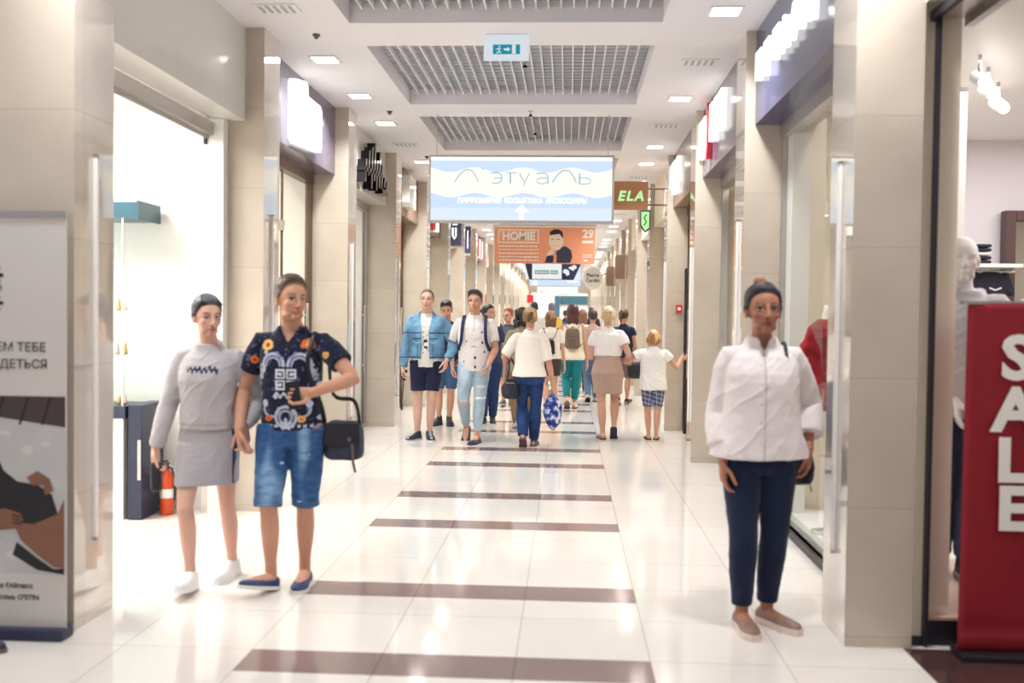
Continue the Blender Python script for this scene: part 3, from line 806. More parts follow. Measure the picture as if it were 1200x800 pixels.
# ------------------------------------------------------------------ roll-up banner on the left
def rollup_left():
    r = empty('rollup_banner', (-2.775, 4.60, 0))
    x0, x1 = -0.42, 0.415
    MB().box(x0, x1, 0.0, 0.006, 0.05, 2.01).build('printed_panel', M['bannerwhite'], r)
    b = MB(); b.box(x0 - 0.02, x1 + 0.005, -0.05, 0.07, 0.0, 0.055); b.build('cassette', M['navyboard'], r, bevel=0.012)
    b = MB(); b.box(x0, x1, -0.006, 0.012, 2.0, 2.03); b.tube([(0, 0.03, 0.05), (0, 0.03, 2.02)], 0.01, 8); b.build('top_rail', M['alu'], r)
    p = MB(); f = lambda pts, y, mi: flat(p, [(a + 2.775, z) for a, z in pts], -0.001 - y, 0.001, mi)
    X0, X1 = -3.19, -2.365
    f(rect(X0, X1, 0.31, 1.155), 0.0005, 0)                                  # quilt
    f([(X0, 1.155), (X0, 1.09), (-2.70, 1.055), (X1, 1.01), (X1, 1.155)], 0.001, 1)   # headboard
    for x in (-3.05, -2.86, -2.67, -2.55, -2.44): f([(x, 1.155), (x + 0.012, 1.155), (x - 0.03, 1.02), (x - 0.042, 1.02)], 0.0015, 2)
    f([(-3.0, 0.62), (-2.95, 0.95), (-2.85, 1.0), (-2.72, 0.92), (-2.665, 0.80), (-2.60, 0.75), (-2.50, 0.735), (-2.43, 0.69), (-2.40, 0.60), (-2.43, 0.545), (-2.6, 0.54), (-2.8, 0.50)], 0.002, 3)   # dark satin gown
    f([(-2.62, 0.56), (-2.52, 0.545), (-2.40, 0.60), (-2.369, 0.67), (-2.369, 0.34), (-2.42, 0.345), (-2.50, 0.40), (-2.58, 0.47)], 0.003, 4)   # knee and calf
    f([(-2.60, 0.46), (-2.50, 0.385), (-2.42, 0.335), (-2.369, 0.34), (-2.369, 0.31), (-2.50, 0.33), (-2.62, 0.40)], 0.004, 3)
    f([(-2.55, 0.77), (-2.50, 0.80), (-2.44, 0.765), (-2.42, 0.71), (-2.46, 0.685), (-2.47, 0.735), (-2.52, 0.73)], 0.005, 4)   # upper hand
    f([(-2.75, 0.60), (-2.66, 0.62), (-2.585, 0.60), (-2.565, 0.57), (-2.60, 0.525), (-2.68, 0.515), (-2.75, 0.53)], 0.005, 4)    # lower hand
    for k in range(3): f([(-2.62, 0.55 + k * 0.018), (-2.575, 0.545 + k * 0.016), (-2.577, 0.55 + k * 0.016), (-2.62, 0.557 + k * 0.018)], 0.006, 3)
    for k, (a, c) in enumerate(((-2.66, 0.98), (-2.55, 0.9), (-2.46, 0.93), (-2.62, 0.40), (-2.7, 0.45))): f(blob(a, c, 0.03, 0.012 + 0.01 * (k % 2), 10, 0.4, k), 0.0012, 5)
    p.build('printed_photo', [M['printquilt'], M['printwood'], M['black'], M['printblack'], M['printskin2'], M['bannerwhite']], r)
    t = MB(); rnd = random.Random(5)
    for cz, sgn in ((1.715, 1), (1.585, -1)):
        for k in range(13):
            a = R(12 + k * 13); rr = 0.05 + 0.035 * (k % 2)
            cx = -2.735 + 2.775 + 0.75 * rr * math.cos(a); z = 1.66 + sgn * (0.03 + 1.0 * rr * math.sin(a))
            flat(t, blob(cx, z, 0.016, 0.011, 7, 0.6, k), -0.002, 0.001)
    t.build('leaf_emblem', M['ink'], r)
    def tx(s, xr, z, size, mt):
        text_mesh(s, size, M[mt], 0.0008, 0.0008, name='lettering', parent=r, loc=(xr + 2.775, -0.0015, z), align='RIGHT')
    tx('e', -2.672, 1.672, 0.05, 'greyink')
    tx('ПОМОЖЕМ ТЕБЕ', -2.457, 1.385, 0.058, 'greyink'); tx('РАЗДЕТЬСЯ', -2.450, 1.305, 0.058, 'greyink')
    tx('коллекция FABлисс', -2.52, 0.250, 0.034, 'greyink'); tx("новая осень O'STIN", -2.492, 0.195, 0.034, 'greyink')
    tag(r, 'white roll-up banner with a reclining figure photo against the left pillar', 'banner')
rollup_left()

def sale_banner():
    r = empty('sale_banner', (2.105, 4.74, 0))
    nx, nz = 16, 60; w = 0.262; V = []; F = []
    for side, yo in ((0, 0.0), (1, 0.012)):
        for j in range(nz + 1):
            z = 0.03 + 1.62 * j / nz
            for i in range(nx + 1):
                x = -w + 2 * w * i / nx + 0.018 * (z / 1.65) - 0.008
                y = yo + 0.006 * math.sin(5 * x + 2.2 * z) + (0.010 * math.sin(55 * z) * max(0, 1 - z / 0.22)) + 0.004 * math.sin(3.0 * z + 14 * x) * (1 if z > .2 else 0)
                V.append((x, y, z))
    n = (nx + 1) * (nz + 1)
    for j in range(nz):
        for i in range(nx):
            a = j * (nx + 1) + i
            F.append((a, a + 1, a + nx + 2, a + nx + 1)); F.append((n + a, n + a + nx + 1, n + a + nx + 2, n + a + 1))
    for j in range(nz):
        for e in (0, nx):
            a = j * (nx + 1) + e; q = (a, a + nx + 1, n + a + nx + 1, n + a); F.append(q if e == 0 else q[::-1])
    for i in range(nx):
        for j in (0, nz):
            a = j * (nx + 1) + i; q = (a, n + a, n + a + 1, a + 1); F.append(q if j == 0 else q[::-1])
    m = MB(); m.add(V, F, 0, True); m.build('fabric_panel', M['red'], r)
    for ch, z, sx in (('S', 1.418, 1.08), ('A', 1.178, 1.08), ('L', 0.944, 1.1), ('E', 0.72, 1.08)):
        text_mesh(ch, 0.278, M['whitevinyl'], 0.002, 0.010, name='letter', parent=r, loc=(-0.036 - (0.008 if ch == 'L' else 0), -0.012, z - 0.028), sx=sx)
    b = MB(); b.box(-w - 0.01, w + 0.02, -0.07, 0.09, 0.0, 0.03); b.build('base', M['rubber'], r, bevel=0.008)
    b = MB(); b.tube([(0, 0.03, 0.02), (0, 0.03, 1.66)], 0.011, 8); b.box(-w - 0.02, w - 0.02, 0.004, 0.03, 1.645, 1.66); b.build('pole', M['alu'], r)
    tag(r, 'tall red banner with big white letters SALE at the right shop entrance', 'banner')
sale_banner()

# ------------------------------------------------------------------ right foreground shop: jamb, frame, platform, stock
mb = MB(); mb.box(1.585, 1.725, 4.90, 5.04, 0, ZB + 0.12); struct('trim_1', mb, M['cream'])
mb = MB(); mb.box(1.585, 1.72, 4.885, 4.9, 0, 0.045); mb.box(1.575, 1.60, 4.86, 4.9, 0, 0.07); struct('baseboard_right', mb, M['rubber'])
mb = MB(); mb.box(1.727, 1.744, 4.86, 5.04, 0, 3.0); struct('trim_2', mb, M['rubber'])
mb = MB(); mb.box(1.70, 1.73, -4, 4.9, 2.985, 3.03); mb.box(1.76, 1.78, -4, 4.9, 3.03, 3.05); struct('trim_3', mb, M['rubber'])
mb = MB(); mb.box(1.73, 1.86, -4, 4.9, 3.0, 3.06); mb.box(1.86, 1.9, -4, 4.9, 2.96, 3.04); struct('trim_4', mb, M['alu'])
mb = MB(); mb.box(1.66, 1.76, -4, 4.84, 3.06, H); struct('wall_right_lintel', mb, M['white'])
mb = MB(); mb.box(1.75, 1.865, 4.94, 5.02, 0.135, 3.16); struct('wall_right_stub', mb, M['cream'])
def platform():
    r = empty('display_platform', (3.0, 5.5, 0))
    MB().box(-1.25, 1.4, -0.60, 0.6, 0.0, 0.125).build('plinth', M['rubber'], r)
    MB().box(-1.255, 1.4, -0.61, 0.6, 0.125, 0.14).build('top', pbr('platform_top', C(196, 168, 156), 0.25, var=0.08), r)
    tag(r, 'low dark display platform with pale top behind the red banner', 'platform')
platform()
mb = MB(); mb.box(2.40, 2.71, 7.05, 7.35, 0.0, 3.16); struct('wall_right_column', mb, M['white'])

def stock():
    r = empty('wall_shelf', (3.62, 9.08, 0))
    b = MB(); b.box(-0.2, 0.2, -0.42, -0.01, 2.02, 2.05); b.build('board', M['white'], r)
    b = MB(); b.tube([(-0.2, -0.25, 1.99), (0.2, -0.25, 1.99)], 0.012, 8); b.box(-0.2, -0.18, -0.26, -0.01, 1.98, 2.02); b.box(0.18, 0.2, -0.26, -0.01, 1.98, 2.02); b.build('hanging_rail', M['alu'], r)
    tag(r, 'white wall shelf with a rail in the right shop', 'shelf')
    fab = pbr('dark_folded_knit', C(40, 40, 54), 0.9, var=0.2)
    wt = pbr('white_folded_knit', C(222, 220, 222), 0.9, var=0.1)
    for k in range(5):
        m = MB(); z = 2.052 + k * 0.034
        m.ell((0, 0, 0.015), (0.075, 0.14, 0.0165), None, 18, 8, e=0.45)
        m.tube([(-0.06, -0.12, 0.016), (0.06, -0.12, 0.016)], 0.014, 8)
        o = m.build('folded_garment', wt if k == 2 else fab, None, loc=(3.515, 8.86, z))
        tag(o, ('white folded garment in the dark stack on the wall shelf' if k == 2 else f'dark folded garment on the wall shelf, {ORD[k]} from the bottom of its stack'), 'folded garment', 'folded garments on the wall shelf')
    r = empty('hanging_shirt', (3.62, 8.83, 1.55))
    m = MB(); w = lambda z: 0.15 + 0.0 * z
    rings = []
    for z, a, d in ((0.0, 0.15, 0.03), (0.2, 0.148, 0.035), (0.34, 0.15, 0.035), (0.40, 0.13, 0.03), (0.435, 0.06, 0.02)):
        t = np.arange(20) * PI / 10; rings.append(np.stack([a * np.cos(t), d * np.sin(t), np.full(20, z)], 1))
    m.loft(rings); m.tube([(-0.12, 0, 0.39), (-0.17, 0, 0.27)], [0.045, 0.04], 10, flat=0.6); m.tube([(0.12, 0, 0.39), (0.17, 0, 0.27)], [0.045, 0.04], 10, flat=0.6)
    m.build('shirt', fab, r)
    m = MB(); stroke(m, arc(0.05, 0.17, 0.055, 0.05, 30, 330), 0.018, -0.042, -0.036); stroke(m, [(-0.02, 0.3), (0.03, 0.28), (0.08, 0.3)], 0.015, -0.04, -0.034); m.build('print', wt, r)
    m = MB(); m.tube([(-0.11, 0, 0.425), (0, 0, 0.45), (0.11, 0, 0.425)], 0.006, 6); m.tube([(0, 0, 0.45), (0, 0, 0.475)], 0.004, 6); m.build('hanger', M['alu'], r)
    tag(r, 'black shirt with a white print hanging below the wall shelf', 'shirt')
    r = empty('mirror', (4.22, 9.02, 0.2)); m = MB()
    m.box(-0.42, -0.33, -0.05, 0.06, 0, 2.33); m.box(0.33, 0.42, -0.05, 0.06, 0, 2.33); m.box(-0.33, 0.33, -0.05, 0.06, 0, 0.09); m.box(-0.33, 0.33, -0.05, 0.06, 2.24, 2.33); m.build('frame', pbr('dark_wood_frame', C(88, 62, 62), 0.45, var=0.12), r, bevel=0.006)
    MB().box(-0.33, 0.33, 0.0, 0.02, 0.09, 2.24).build('glass', pbr('mirror_glass', C(220, 222, 222), 0.03, metal=1.0, var=0.0), r)
    tag(r, 'tall dark wood framed mirror on the right shop back wall', 'mirror')
    for k, (x, y) in enumerate(((2.45, 6.2), (2.62, 6.5), (2.85, 6.9), (3.1, 6.3), (3.0, 5.4))):
        r = empty('track_spotlight', (x, y, 3.16)); m = MB(); m.tube([(0, 0, 0.0), (0, 0, -0.09)], 0.012, 8); m.build('stem', M['alu'], r)
        m = MB(); m.tube([(0, 0.05, -0.12), (0, -0.05, -0.17)], 0.042, 14); m.build('head', M['white'], r)
        m = MB(); t = np.arange(14) * 2 * PI / 14
        m.loft([np.stack([0.036 * np.cos(t), -0.088 + 0 * t - 0.008 * k_, -0.188 + 0.036 * np.sin(t)], 1) for k_ in (0, 1)]); m.build('lens', M['lamp'], r)
        tag(r, f'white ceiling spotlight in the right shop, {ORD[k]} of the cluster from the left' if k < 3 else ('white ceiling spotlight in the right shop, rightmost and far' if k == 3 else 'white ceiling spotlight in the right shop, nearest to the entrance'), 'spotlight', 'spotlights in the right shop')
stock()

# right shop window: low black-edged base and a bust in a red top behind the glass
mb = MB(); mb.box(1.70, 2.3, 5.35, 7.78, 0.0, 0.10); struct('trim_5', mb, M['white'])
mb = MB(); mb.box(1.60, 1.655, 5.28, 7.82, 0.0, 0.05); struct('trim_6', mb, M['rubber'])
mb = MB(); mb.box(1.665, 1.80, 7.62, 7.82, 0.0, ZB - 0.1); struct('trim_7', mb, M['white'])

# ------------------------------------------------------------------ first left shop: sliding track, showcase, extinguisher
mb = MB(); mb.box(-2.84, -2.74, 5.13, 7.70, ZB - 0.13, ZB - 0.03); mb.box(-2.80, -2.78, 5.13, 7.70, ZB - 0.16, ZB - 0.13); struct('trim_8', mb, M['alu'])
mb = MB(); mb.box(-2.82, -2.775, 7.60, 7.64, 0, ZB - 0.1); struct('trim_9', mb, M['alu'])
mb = MB(); mb.box(-2.81, -2.79, 7.58, 7.60, ZB - 0.2, ZB - 0.1); struct('trim_10', mb, M['black'])
mb = MB(); mb.box(-2.775, -2.66, 7.60, 7.71, 0, ZB); struct('trim_11', mb, M['white'])
def showcase():
    r = empty('showcase', (-3.60, 7.48, 0)); a, b = -0.44, 0.30
    m = MB(); m.box(a, b, -0.2, 0.2, 0.0, 0.76); m.build('base', M['white'], r)
    m = MB(); m.box(a, b + 0.02, -0.215, 0.2, 0.76, 0.85); m.build('counter_rail', M['navyboard'], r)
    m = MB(); m.box(a, b + 0.1, -0.2, 0.2, 2.25, 2.37); m.box(b + 0.1, b + 0.115, -0.205, 0.2, 2.24, 2.38); m.build('header_box', M['teal'], r)
    for z in (1.22, 1.55, 1.9):
        m = MB(); m.box(a + 0.02, b - 0.01, -0.18, 0.19, z, z + 0.012); m.build('glass_shelf', M['tglass'], r)
    m = MB()
    for x in (a, b - 0.015): m.box(x, x + 0.015, -0.2, -0.185, 0.85, 2.25)
    m.build('post', M['alu'], r)
    m = MB(); m.box(a + 0.015, b - 0.015, -0.198, -0.192, 0.86, 2.25); m.build('front_pane', M['tglass'], r)
    tag(r, 'white glass showcase with a teal header in the left shop', 'showcase')
    rnd = random.Random(9); gold = pbr('small_gold_ware', C(226, 190, 130), 0.3, metal=0.5, var=0.1); pale = pbr('small_cream_ware', C(236, 220, 200), 0.4, var=0.05)
    for zi, z in enumerate((0.851, 1.233, 1.563)):
        for k in range(6):
            m = MB(); h = rnd.uniform(0.05, 0.11); t = np.arange(12) * PI / 6; x = -3.60 + b - 0.06 - k * 0.055
            prof = [(0.018, 0), (0.022, h * 0.3), (0.012, h * 0.6), (0.016, h * 0.8), (0.006, h)]
            m.loft([np.stack([q * np.cos(t), q * np.sin(t), np.full(12, zz)], 1) for q, zz in prof])
            o = m.build('trinket', gold if (k + zi) % 2 else pale, None, loc=(x, 7.42 + 0.05 * rnd.random(), z))
            tag(o, f'small ornament on the {("counter level", "lower glass shelf", "middle glass shelf")[zi]} of the showcase, {ORD[k]} from its right post', 'ornament', 'ornaments in the showcase')
    r = empty('side_board', (-3.208, 7.5, 0)); MB().box(-0.055, 0.05, -0.22, 0.18, 0, 0.86).build('board', M['navyboard'], r, bevel=0.004); MB().box(0.02, 0.045, -0.226, -0.22, 0.3, 0.6).build('edge_plate', M['alu'], r)
    tag(r, 'dark navy side board standing beside the fire extinguisher', 'side board')
    r = empty('fire_extinguisher', (-3.062, 7.52, 0)); t = np.arange(20) * PI / 10
    m = MB(); m.loft([np.stack([q * np.cos(t), q * np.sin(t), np.full(20, z)], 1) for q, z in ((0.048, 0.0), (0.052, 0.01), (0.052, 0.27), (0.045, 0.31), (0.024, 0.335), (0.02, 0.35))]); m.build('cylinder', M['redgloss'], r)
    m = MB(); m.loft([np.stack([0.0525 * np.cos(t), 0.0525 * np.sin(t), np.full(20, z)], 1) for z in (0.13, 0.2)]); m.build('label_band', M['whitevinyl'], r)
    m = MB(); m.tube([(0, 0, 0.35), (0, 0, 0.385)], 0.014, 8); m.box(-0.012, 0.012, -0.07, 0.02, 0.385, 0.4); m.box(-0.01, 0.01, -0.06, 0.0, 0.41, 0.42); m.build('valve', M['black'], r)
    m = MB(); m.tube([(0.0, -0.02, 0.375), (0.05, -0.03, 0.36), (0.066, -0.01, 0.28), (0.062, 0.0, 0.12)], 0.008, 8); m.build('hose', M['black'], r)
    tag(r, 'red orange fire extinguisher standing on the floor in the left shop', 'fire extinguisher')
    r = empty('poster', (-3.0, 9.1, 1.2)); MB().box(-0.015, 0.015, -0.55, 0.55, 0, 1.15).build('sheet', M['whitevinyl'], r); m = MB(); m.box(0.015, 0.02, -0.5, 0.5, 0.75, 0.8); m.box(0.015, 0.02, -0.5, 0.2, 0.6, 0.63); m.build('print_band', M['cream'], r)
    m = MB(); m.tube([(0, -0.5, 1.15), (0, -0.5, 1.96)], 0.003, 6); m.tube([(0, 0.5, 1.15), (0, 0.5, 1.96)], 0.003, 6); m.build('wire', M['alu'], r)
    tag(r, 'white poster hanging behind the glass of the second left shop', 'poster')
    m = MB(); m.box(-3.3, -2.95, 11.6, 13.6, 0.0, 0.12); m.box(-3.28, -2.97, 11.62, 13.58, 0.12, 0.16); tag(m.build('window_platform', M['rubber']), 'low dark display base behind the glass, third left shop', 'display base')
showcase()
# ------------------------------------------------------------------ people: posed lofts fused into one skin, clothes as their own fused shells
def vnoise(P, seed=0):
    P = np.asarray(P, float); I = np.floor(P).astype(np.int64); Fr = P - I; Fr = Fr * Fr * (3 - 2 * Fr)
    def h(ix, iy, iz):
        n = (ix * 73856093) ^ (iy * 19349663) ^ (iz * 83492791) ^ (seed * 2654435761 & 0x7fffffff)
        n = (n ^ (n >> 13)) * 1274126177 & 0x7fffffff
        n = (n ^ (n >> 16)) & 0xffff
        return n / 65535.0
    out = 0
    for dx in (0, 1):
        wx = Fr[:, 0] if dx else 1 - Fr[:, 0]
        for dy in (0, 1):
            wy = Fr[:, 1] if dy else 1 - Fr[:, 1]
            for dz in (0, 1):
                wz = Fr[:, 2] if dz else 1 - Fr[:, 2]
                out = out + wx * wy * wz * h(I[:, 0] + dx, I[:, 1] + dy, I[:, 2] + dz)
    return out - 0.5
def sstep(x, a, b):
    t = np.clip((x - a) / (b - a), 0, 1); return t * t * (3 - 2 * t)

class Mesh3:
    pass
def fuse(mb, voxel, smooth=2, factor=0.5):
    me = bpy.data.meshes.new('tmp'); me.from_pydata(mb.v, [], mb.f); me.update()
    o = bpy.data.objects.new('tmp', me); COL.objects.link(o)
    m = o.modifiers.new('r', 'REMESH'); m.mode = 'VOXEL'; m.voxel_size = voxel; m.adaptivity = 0.0
    if smooth:
        s = o.modifiers.new('s', 'SMOOTH'); s.factor = factor; s.iterations = smooth
    dg = bpy.context.evaluated_depsgraph_get(); ev = o.evaluated_get(dg)
    m2 = ev.to_mesh()
    V = np.empty(len(m2.vertices) * 3, np.float32); m2.vertices.foreach_get('co', V); V = V.reshape(-1, 3).astype(float)
    nl = np.empty(len(m2.polygons), np.int32); m2.polygons.foreach_get('loop_total', nl)
    li = np.empty(len(m2.loops), np.int32); m2.loops.foreach_get('vertex_index', li)
    Nn = np.empty(len(m2.vertices) * 3, np.float32); m2.vertex_normals.foreach_get('vector', Nn); Nn = Nn.reshape(-1, 3).astype(float)
    F = np.split(li, np.cumsum(nl)[:-1]) if not np.all(nl == 4) else li.reshape(-1, 4)
    ev.to_mesh_clear(); bpy.data.objects.remove(o); bpy.data.meshes.remove(me)
    r = Mesh3(); r.V, r.F, r.N = V, F, Nn
    return r

def emit(name, M3, mat, parent, col, keep=None, extra=None):
    """Link a fused mesh: col = (n,3) linear colours per vertex; keep = vertex mask of what stays."""
    V, F = M3.V, M3.F
    if keep is not None:
        F = F[np.all(keep[F], axis=1)] if isinstance(F, np.ndarray) else [f for f in F if keep[f].all()]
        used_ = np.zeros(len(V), bool); used_[np.concatenate(list(F)) if not isinstance(F, np.ndarray) else F.ravel()] = True
        mp = np.cumsum(used_) - 1; V = V[used_]; col = col[used_]
        F = mp[F] if isinstance(F, np.ndarray) else [mp[f] for f in F]
    me = bpy.data.meshes.new(name)
    if isinstance(F, np.ndarray):
        me.vertices.add(len(V)); me.vertices.foreach_set('co', V.astype(np.float32).ravel())
        me.loops.add(F.size); me.loops.foreach_set('vertex_index', F.astype(np.int32).ravel())
        me.polygons.add(len(F)); me.polygons.foreach_set('loop_start', np.arange(0, F.size, F.shape[1], dtype=np.int32))
        me.update(calc_edges=True); me.validate()
    else:
        me.from_pydata(V.tolist(), [], [list(map(int, f)) for f in F])
    a = me.color_attributes.new('Col', 'FLOAT_COLOR', 'POINT')
    a.data.foreach_set('color', np.concatenate([np.clip(col, 0, 1), np.ones((len(col), 1))], 1).astype(np.float32).ravel())
    me.polygons.foreach_set('use_smooth', [True] * len(me.polygons))
    me.materials.append(mat); me.update()
    return link(bpy.data.objects.new(name, me), parent)

M['skin'] = attr_mat('skin', 0.55, 0.3, 0.06, 140, sss=0.05, var=0.02, vscale=60)
M['cloth'] = attr_mat('woven_cloth', 0.92, 0.15, 0.22, 320, sheen=0.15, var=0.03, vscale=14)
M['knit'] = attr_mat('knit_cloth', 0.95, 0.1, 0.35, 220, sheen=0.2, var=0.06, vscale=60)
M['denim'] = attr_mat('denim', 0.85, 0.2, 0.4, 420, var=0.10, vscale=24)
M['hair'] = attr_mat('hair', 0.42, 0.45, 0.7, 55, var=0.22, vscale=30, stretch=(4, 4, 0.7))
M['leather'] = attr_mat('leather', 0.42, 0.4, 0.25, 160, var=0.06)
M['sole'] = attr_mat('shoe_sole', 0.6, 0.3, 0.1, 90, var=0.03)

UP = np.array([0, 0, 1.0])
def nrm(v): return v / (np.linalg.norm(v) + 1e-12)
def rz(a): c, s = math.cos(a), math.sin(a); return np.array([[c, -s, 0], [s, c, 0], [0, 0, 1]])
def rx(a): c, s = math.cos(a), math.sin(a); return np.array([[1, 0, 0], [0, c, -s], [0, s, c]])
def ry(a): c, s = math.cos(a), math.sin(a); return np.array([[c, 0, s], [0, 1, 0], [-s, 0, c]])

TORSO = {'m': [(.45, .070, .052, -.004), (.475, .090, .063, -.006), (.505, .097, .066, -.008), (.54, .093, .063, -.004), (.60, .085, .057, .003), (.66, .090, .061, .004), (.72, .100, .066, .004), (.765, .103, .064, .0), (.795, .089, .052, -.005), (.818, .061, .042, -.009), (.838, .044, .038, -.009), (.862, .034, .036, -.003), (.90, .033, .035, .006)],
         'f': [(.45, .074, .054, -.006), (.475, .096, .066, -.009), (.505, .103, .069, -.011), (.54, .096, .063, -.005), (.60, .076, .054, .002), (.64, .074, .053, .004), (.69, .082, .058, .008), (.73, .087, .066, .011), (.765, .085, .056, .004), (.795, .074, .046, -.004), (.818, .050, .036, -.009), (.838, .037, .033, -.009), (.862, .029, .031, -.003), (.90, .028, .031, .006)]}

def ik(A, B, l1, l2, pole):
    d = B - A; D = np.linalg.norm(d)
    if D > 0.998 * (l1 + l2): k = D / (0.998 * (l1 + l2)); l1 *= k; l2 *= k
    a = (l1 * l1 - l2 * l2 + D * D) / (2 * D); hgt = math.sqrt(max(l1 * l1 - a * a, 1e-9))
    dn = d / D; p = np.array(pole, float); p = nrm(p - dn * (p @ dn))
    return A + dn * a + p * hgt

class Pose: pass
def make_pose(S):
    P = Pose(); H_ = S['H']; sex = S.get('sex', 'm'); P.H = H_; P.sex = sex; P.w = S.get('w', 1.0)
    P.rot = R(S.get('rot', 0)); P.loc = np.array([S['loc'][0], S['loc'][1], 0.0]); Rw = rz(P.rot)
    P.tow = lambda p: Rw @ np.asarray(p, float) + P.loc
    P.tol = lambda p: Rw.T @ (np.asarray(p, float) - P.loc)
    hw = (.052 if sex == 'm' else .053) * H_
    P.feet = {}
    for sd, sg in (('R', 1), ('L', -1)):
        f = S['feet'][sd]                                # local x, y of the ankle on the ground, yaw deg, pitch deg (+ heel up, - toe up)
        yw, pt = R(f[2]), R(f[3]); Fm = rz(yw) @ rx(-pt)
        piv = np.array([0, .075 * H_ if pt > 0 else -.03 * H_, 0]); ank = np.array([0, 0, .046 * H_])
        base = np.array([f[0], f[1], f[4] if len(f) > 4 else 0.0])
        org = base + rz(yw) @ (piv - rx(-pt) @ piv)     # shoe origin (under the ankle, on the sole)
        P.feet[sd] = (org, Fm, org + Fm @ ank)
    P.l1, P.l2 = .247 * H_, .232 * H_
    hz = .522 * H_
    for sd, sg in (('R', 1), ('L', -1)):
        a = P.feet[sd][2]; hx = S.get('px', 0) + sg * hw
        dxy = math.hypot(a[0] - hx, a[1]); hz = min(hz, a[2] + math.sqrt(max((0.9975 * (P.l1 + P.l2)) ** 2 - dxy ** 2, 0.01)))
    P.dz = hz - .522 * H_
    lean, side = R(S.get('lean', 2)), R(S.get('side', 0)); Rs = ry(side) @ rx(-lean); P.Rs = Rs
    piv = np.array([S.get('px', 0), 0, hz])
    P.sp = lambda p: piv + Rs @ (np.asarray(p, float) - np.array([0, 0, .522 * H_])) if p[2] > .522 * H_ else piv + (np.asarray(p, float) - np.array([0, 0, .522 * H_]))
    P.hip, P.knee = {}, {}
    for sd, sg in (('R', 1), ('L', -1)):
        P.hip[sd] = piv + np.array([sg * hw, 0, 0])
        k = S.get('kneepole', {}).get(sd, (0.08 * sg, 1, 0))
        P.knee[sd] = ik(P.hip[sd], P.feet[sd][2], P.l1, P.l2, k)
    sw = (.104 if sex == 'm' else .092) * H_ * S.get('shw', 1.0)
    P.sh, P.el, P.wr = {}, {}, {}
    for sd, sg in (('R', 1), ('L', -1)):
        P.sh[sd] = P.sp((sg * sw, -.006 * H_, (.793 + S.get('shz', 0)) * H_))
        h = S['hand'][sd]
        P.wr[sd] = P.tol(h[0]) if h[0] is not None else P.sh[sd] + np.array([sg * .03, .02, -.305]) * np.array([1, 1, H_ / 1.0])
        P.el[sd] = ik(P.sh[sd], P.wr[sd], .175 * H_, .147 * H_, h[1])
    hs = .136 * H_ / .230 * S.get('head', 1.0); P.hs = hs
    P.hc = P.sp((0, .012 * H_, H_ - .122 * hs)); P.hc[2] += 0.0
    y, p, r_ = S.get('look', (0, 0, 0)); P.Rh = rz(R(y)) @ rx(R(p)) @ ry(R(r_))
    P.neck = P.sp((0, -.008 * H_, .838 * H_))
    return P

def ering(c, a, b, n=28, Rm=None, e=0.92):
    t = np.arange(n) * 2 * PI / n
    f = lambda q: np.sign(q) * np.abs(q) ** e
    p = np.stack([a * f(np.cos(t)), b * f(np.sin(t)), np.zeros(n)], 1)
    if Rm is not None: p = p @ Rm.T
    return p + np.asarray(c)

def head_blobs(mb, P, T, detail=True):
    s = P.hs; j = 1.0 if P.sex == 'm' else 0.92
    def E(c, r, n=18): mb.ell(T(np.array(c) * s), np.array(r) * s, P.Rh, n, 12)
    E((0, -.014, .034), (.0755, .098, .089)); E((0, .030, .030), (.066, .060, .068)); E((0, .036, -.025), (.059 * (1 + j) / 2, .053, .066))
    E((0, .024, -.060), (.053 * j, .052, .045)); E((0, .062, -.088), (.022 * j, .021, .018))
    for g in (-1, 1):
        E((g * .038, .058, -.020), (.023, .022, .024)); E((g * .026, .080, .025), (.028, .011, .010)); E((g * .036 * j, .030, -.075), (.020, .035, .020))
        E((g * .077, -.010, -.004), (.009, .018, .031), 12)
    if detail:
        mb.tube([T(np.array(q) * s) for q in ((0, .090, .020), (0, .103, -.008), (0, .112, -.026))], [.0075 * s, .0088 * s, .0115 * s], 10)
        for g in (-1, 1): E((g * .0105, .101, -.031), (.0085, .010, .008), 10)
        E((0, .0905, -.0555), (.021, .0105, .0062), 12); E((0, .0885, -.066), (.0185, .0105, .0072), 12)

def hand_shape(mb, P, W, d, n, t, L, curl=0.5, spread=0.10, thumb=0.5):
    d, n = nrm(d), nrm(n - d * (n @ d)); t = nrm(t - d * (t @ d) - n * (t @ n)); Fm = np.stack([t, n, d], 1)
    rings = []
    for q, a, b in ((-.10, .145, .115), (.02, .15, .105), (.14, .19, .105), (.30, .215, .10), (.46, .205, .085), (.53, .18, .06)):
        rings.append(ering(W + d * q * L, a * L, b * L, 18, Fm, 0.85))
    mb.loft(rings)
    for i, (o, ln) in enumerate(((.160, .42), (.055, .47), (-.052, .44), (-.155, .35))):
        b = W + d * (.46 + (.02 if i in (1, 2) else 0)) * L + t * o * L
        dd = nrm(d + t * (o * spread * 8)); pts = [b]; ang = curl * (0.75 + 0.1 * i)
        a = ang * 0.7; r0 = .050 * L * (0.9 if i == 3 else 1)
        for sg, ex in ((.46, 1.0), (.30, 0.9), (.24, 0.6)):
            pts.append(pts[-1] + (dd * math.cos(a) + n * math.sin(a)) * ln * L * sg); a += ang * ex
        mb.tube(pts, [r0, r0 * .96, r0 * .88, r0 * .74], 9)
    b = W + d * .10 * L + t * .13 * L
    d1 = nrm(d * .62 + t * (.75 - .35 * thumb) + n * (.25 + .4 * thumb)); d2 = nrm(d * .85 + t * (.25 - .3 * thumb) + n * (.25 + .35 * thumb))
    mb.tube([b, b + d1 * .24 * L, b + d1 * .24 * L + d2 * .20 * L, b + d1 * .24 * L + d2 * .36 * L], [.075 * L, .062 * L, .056 * L, .045 * L], 9)

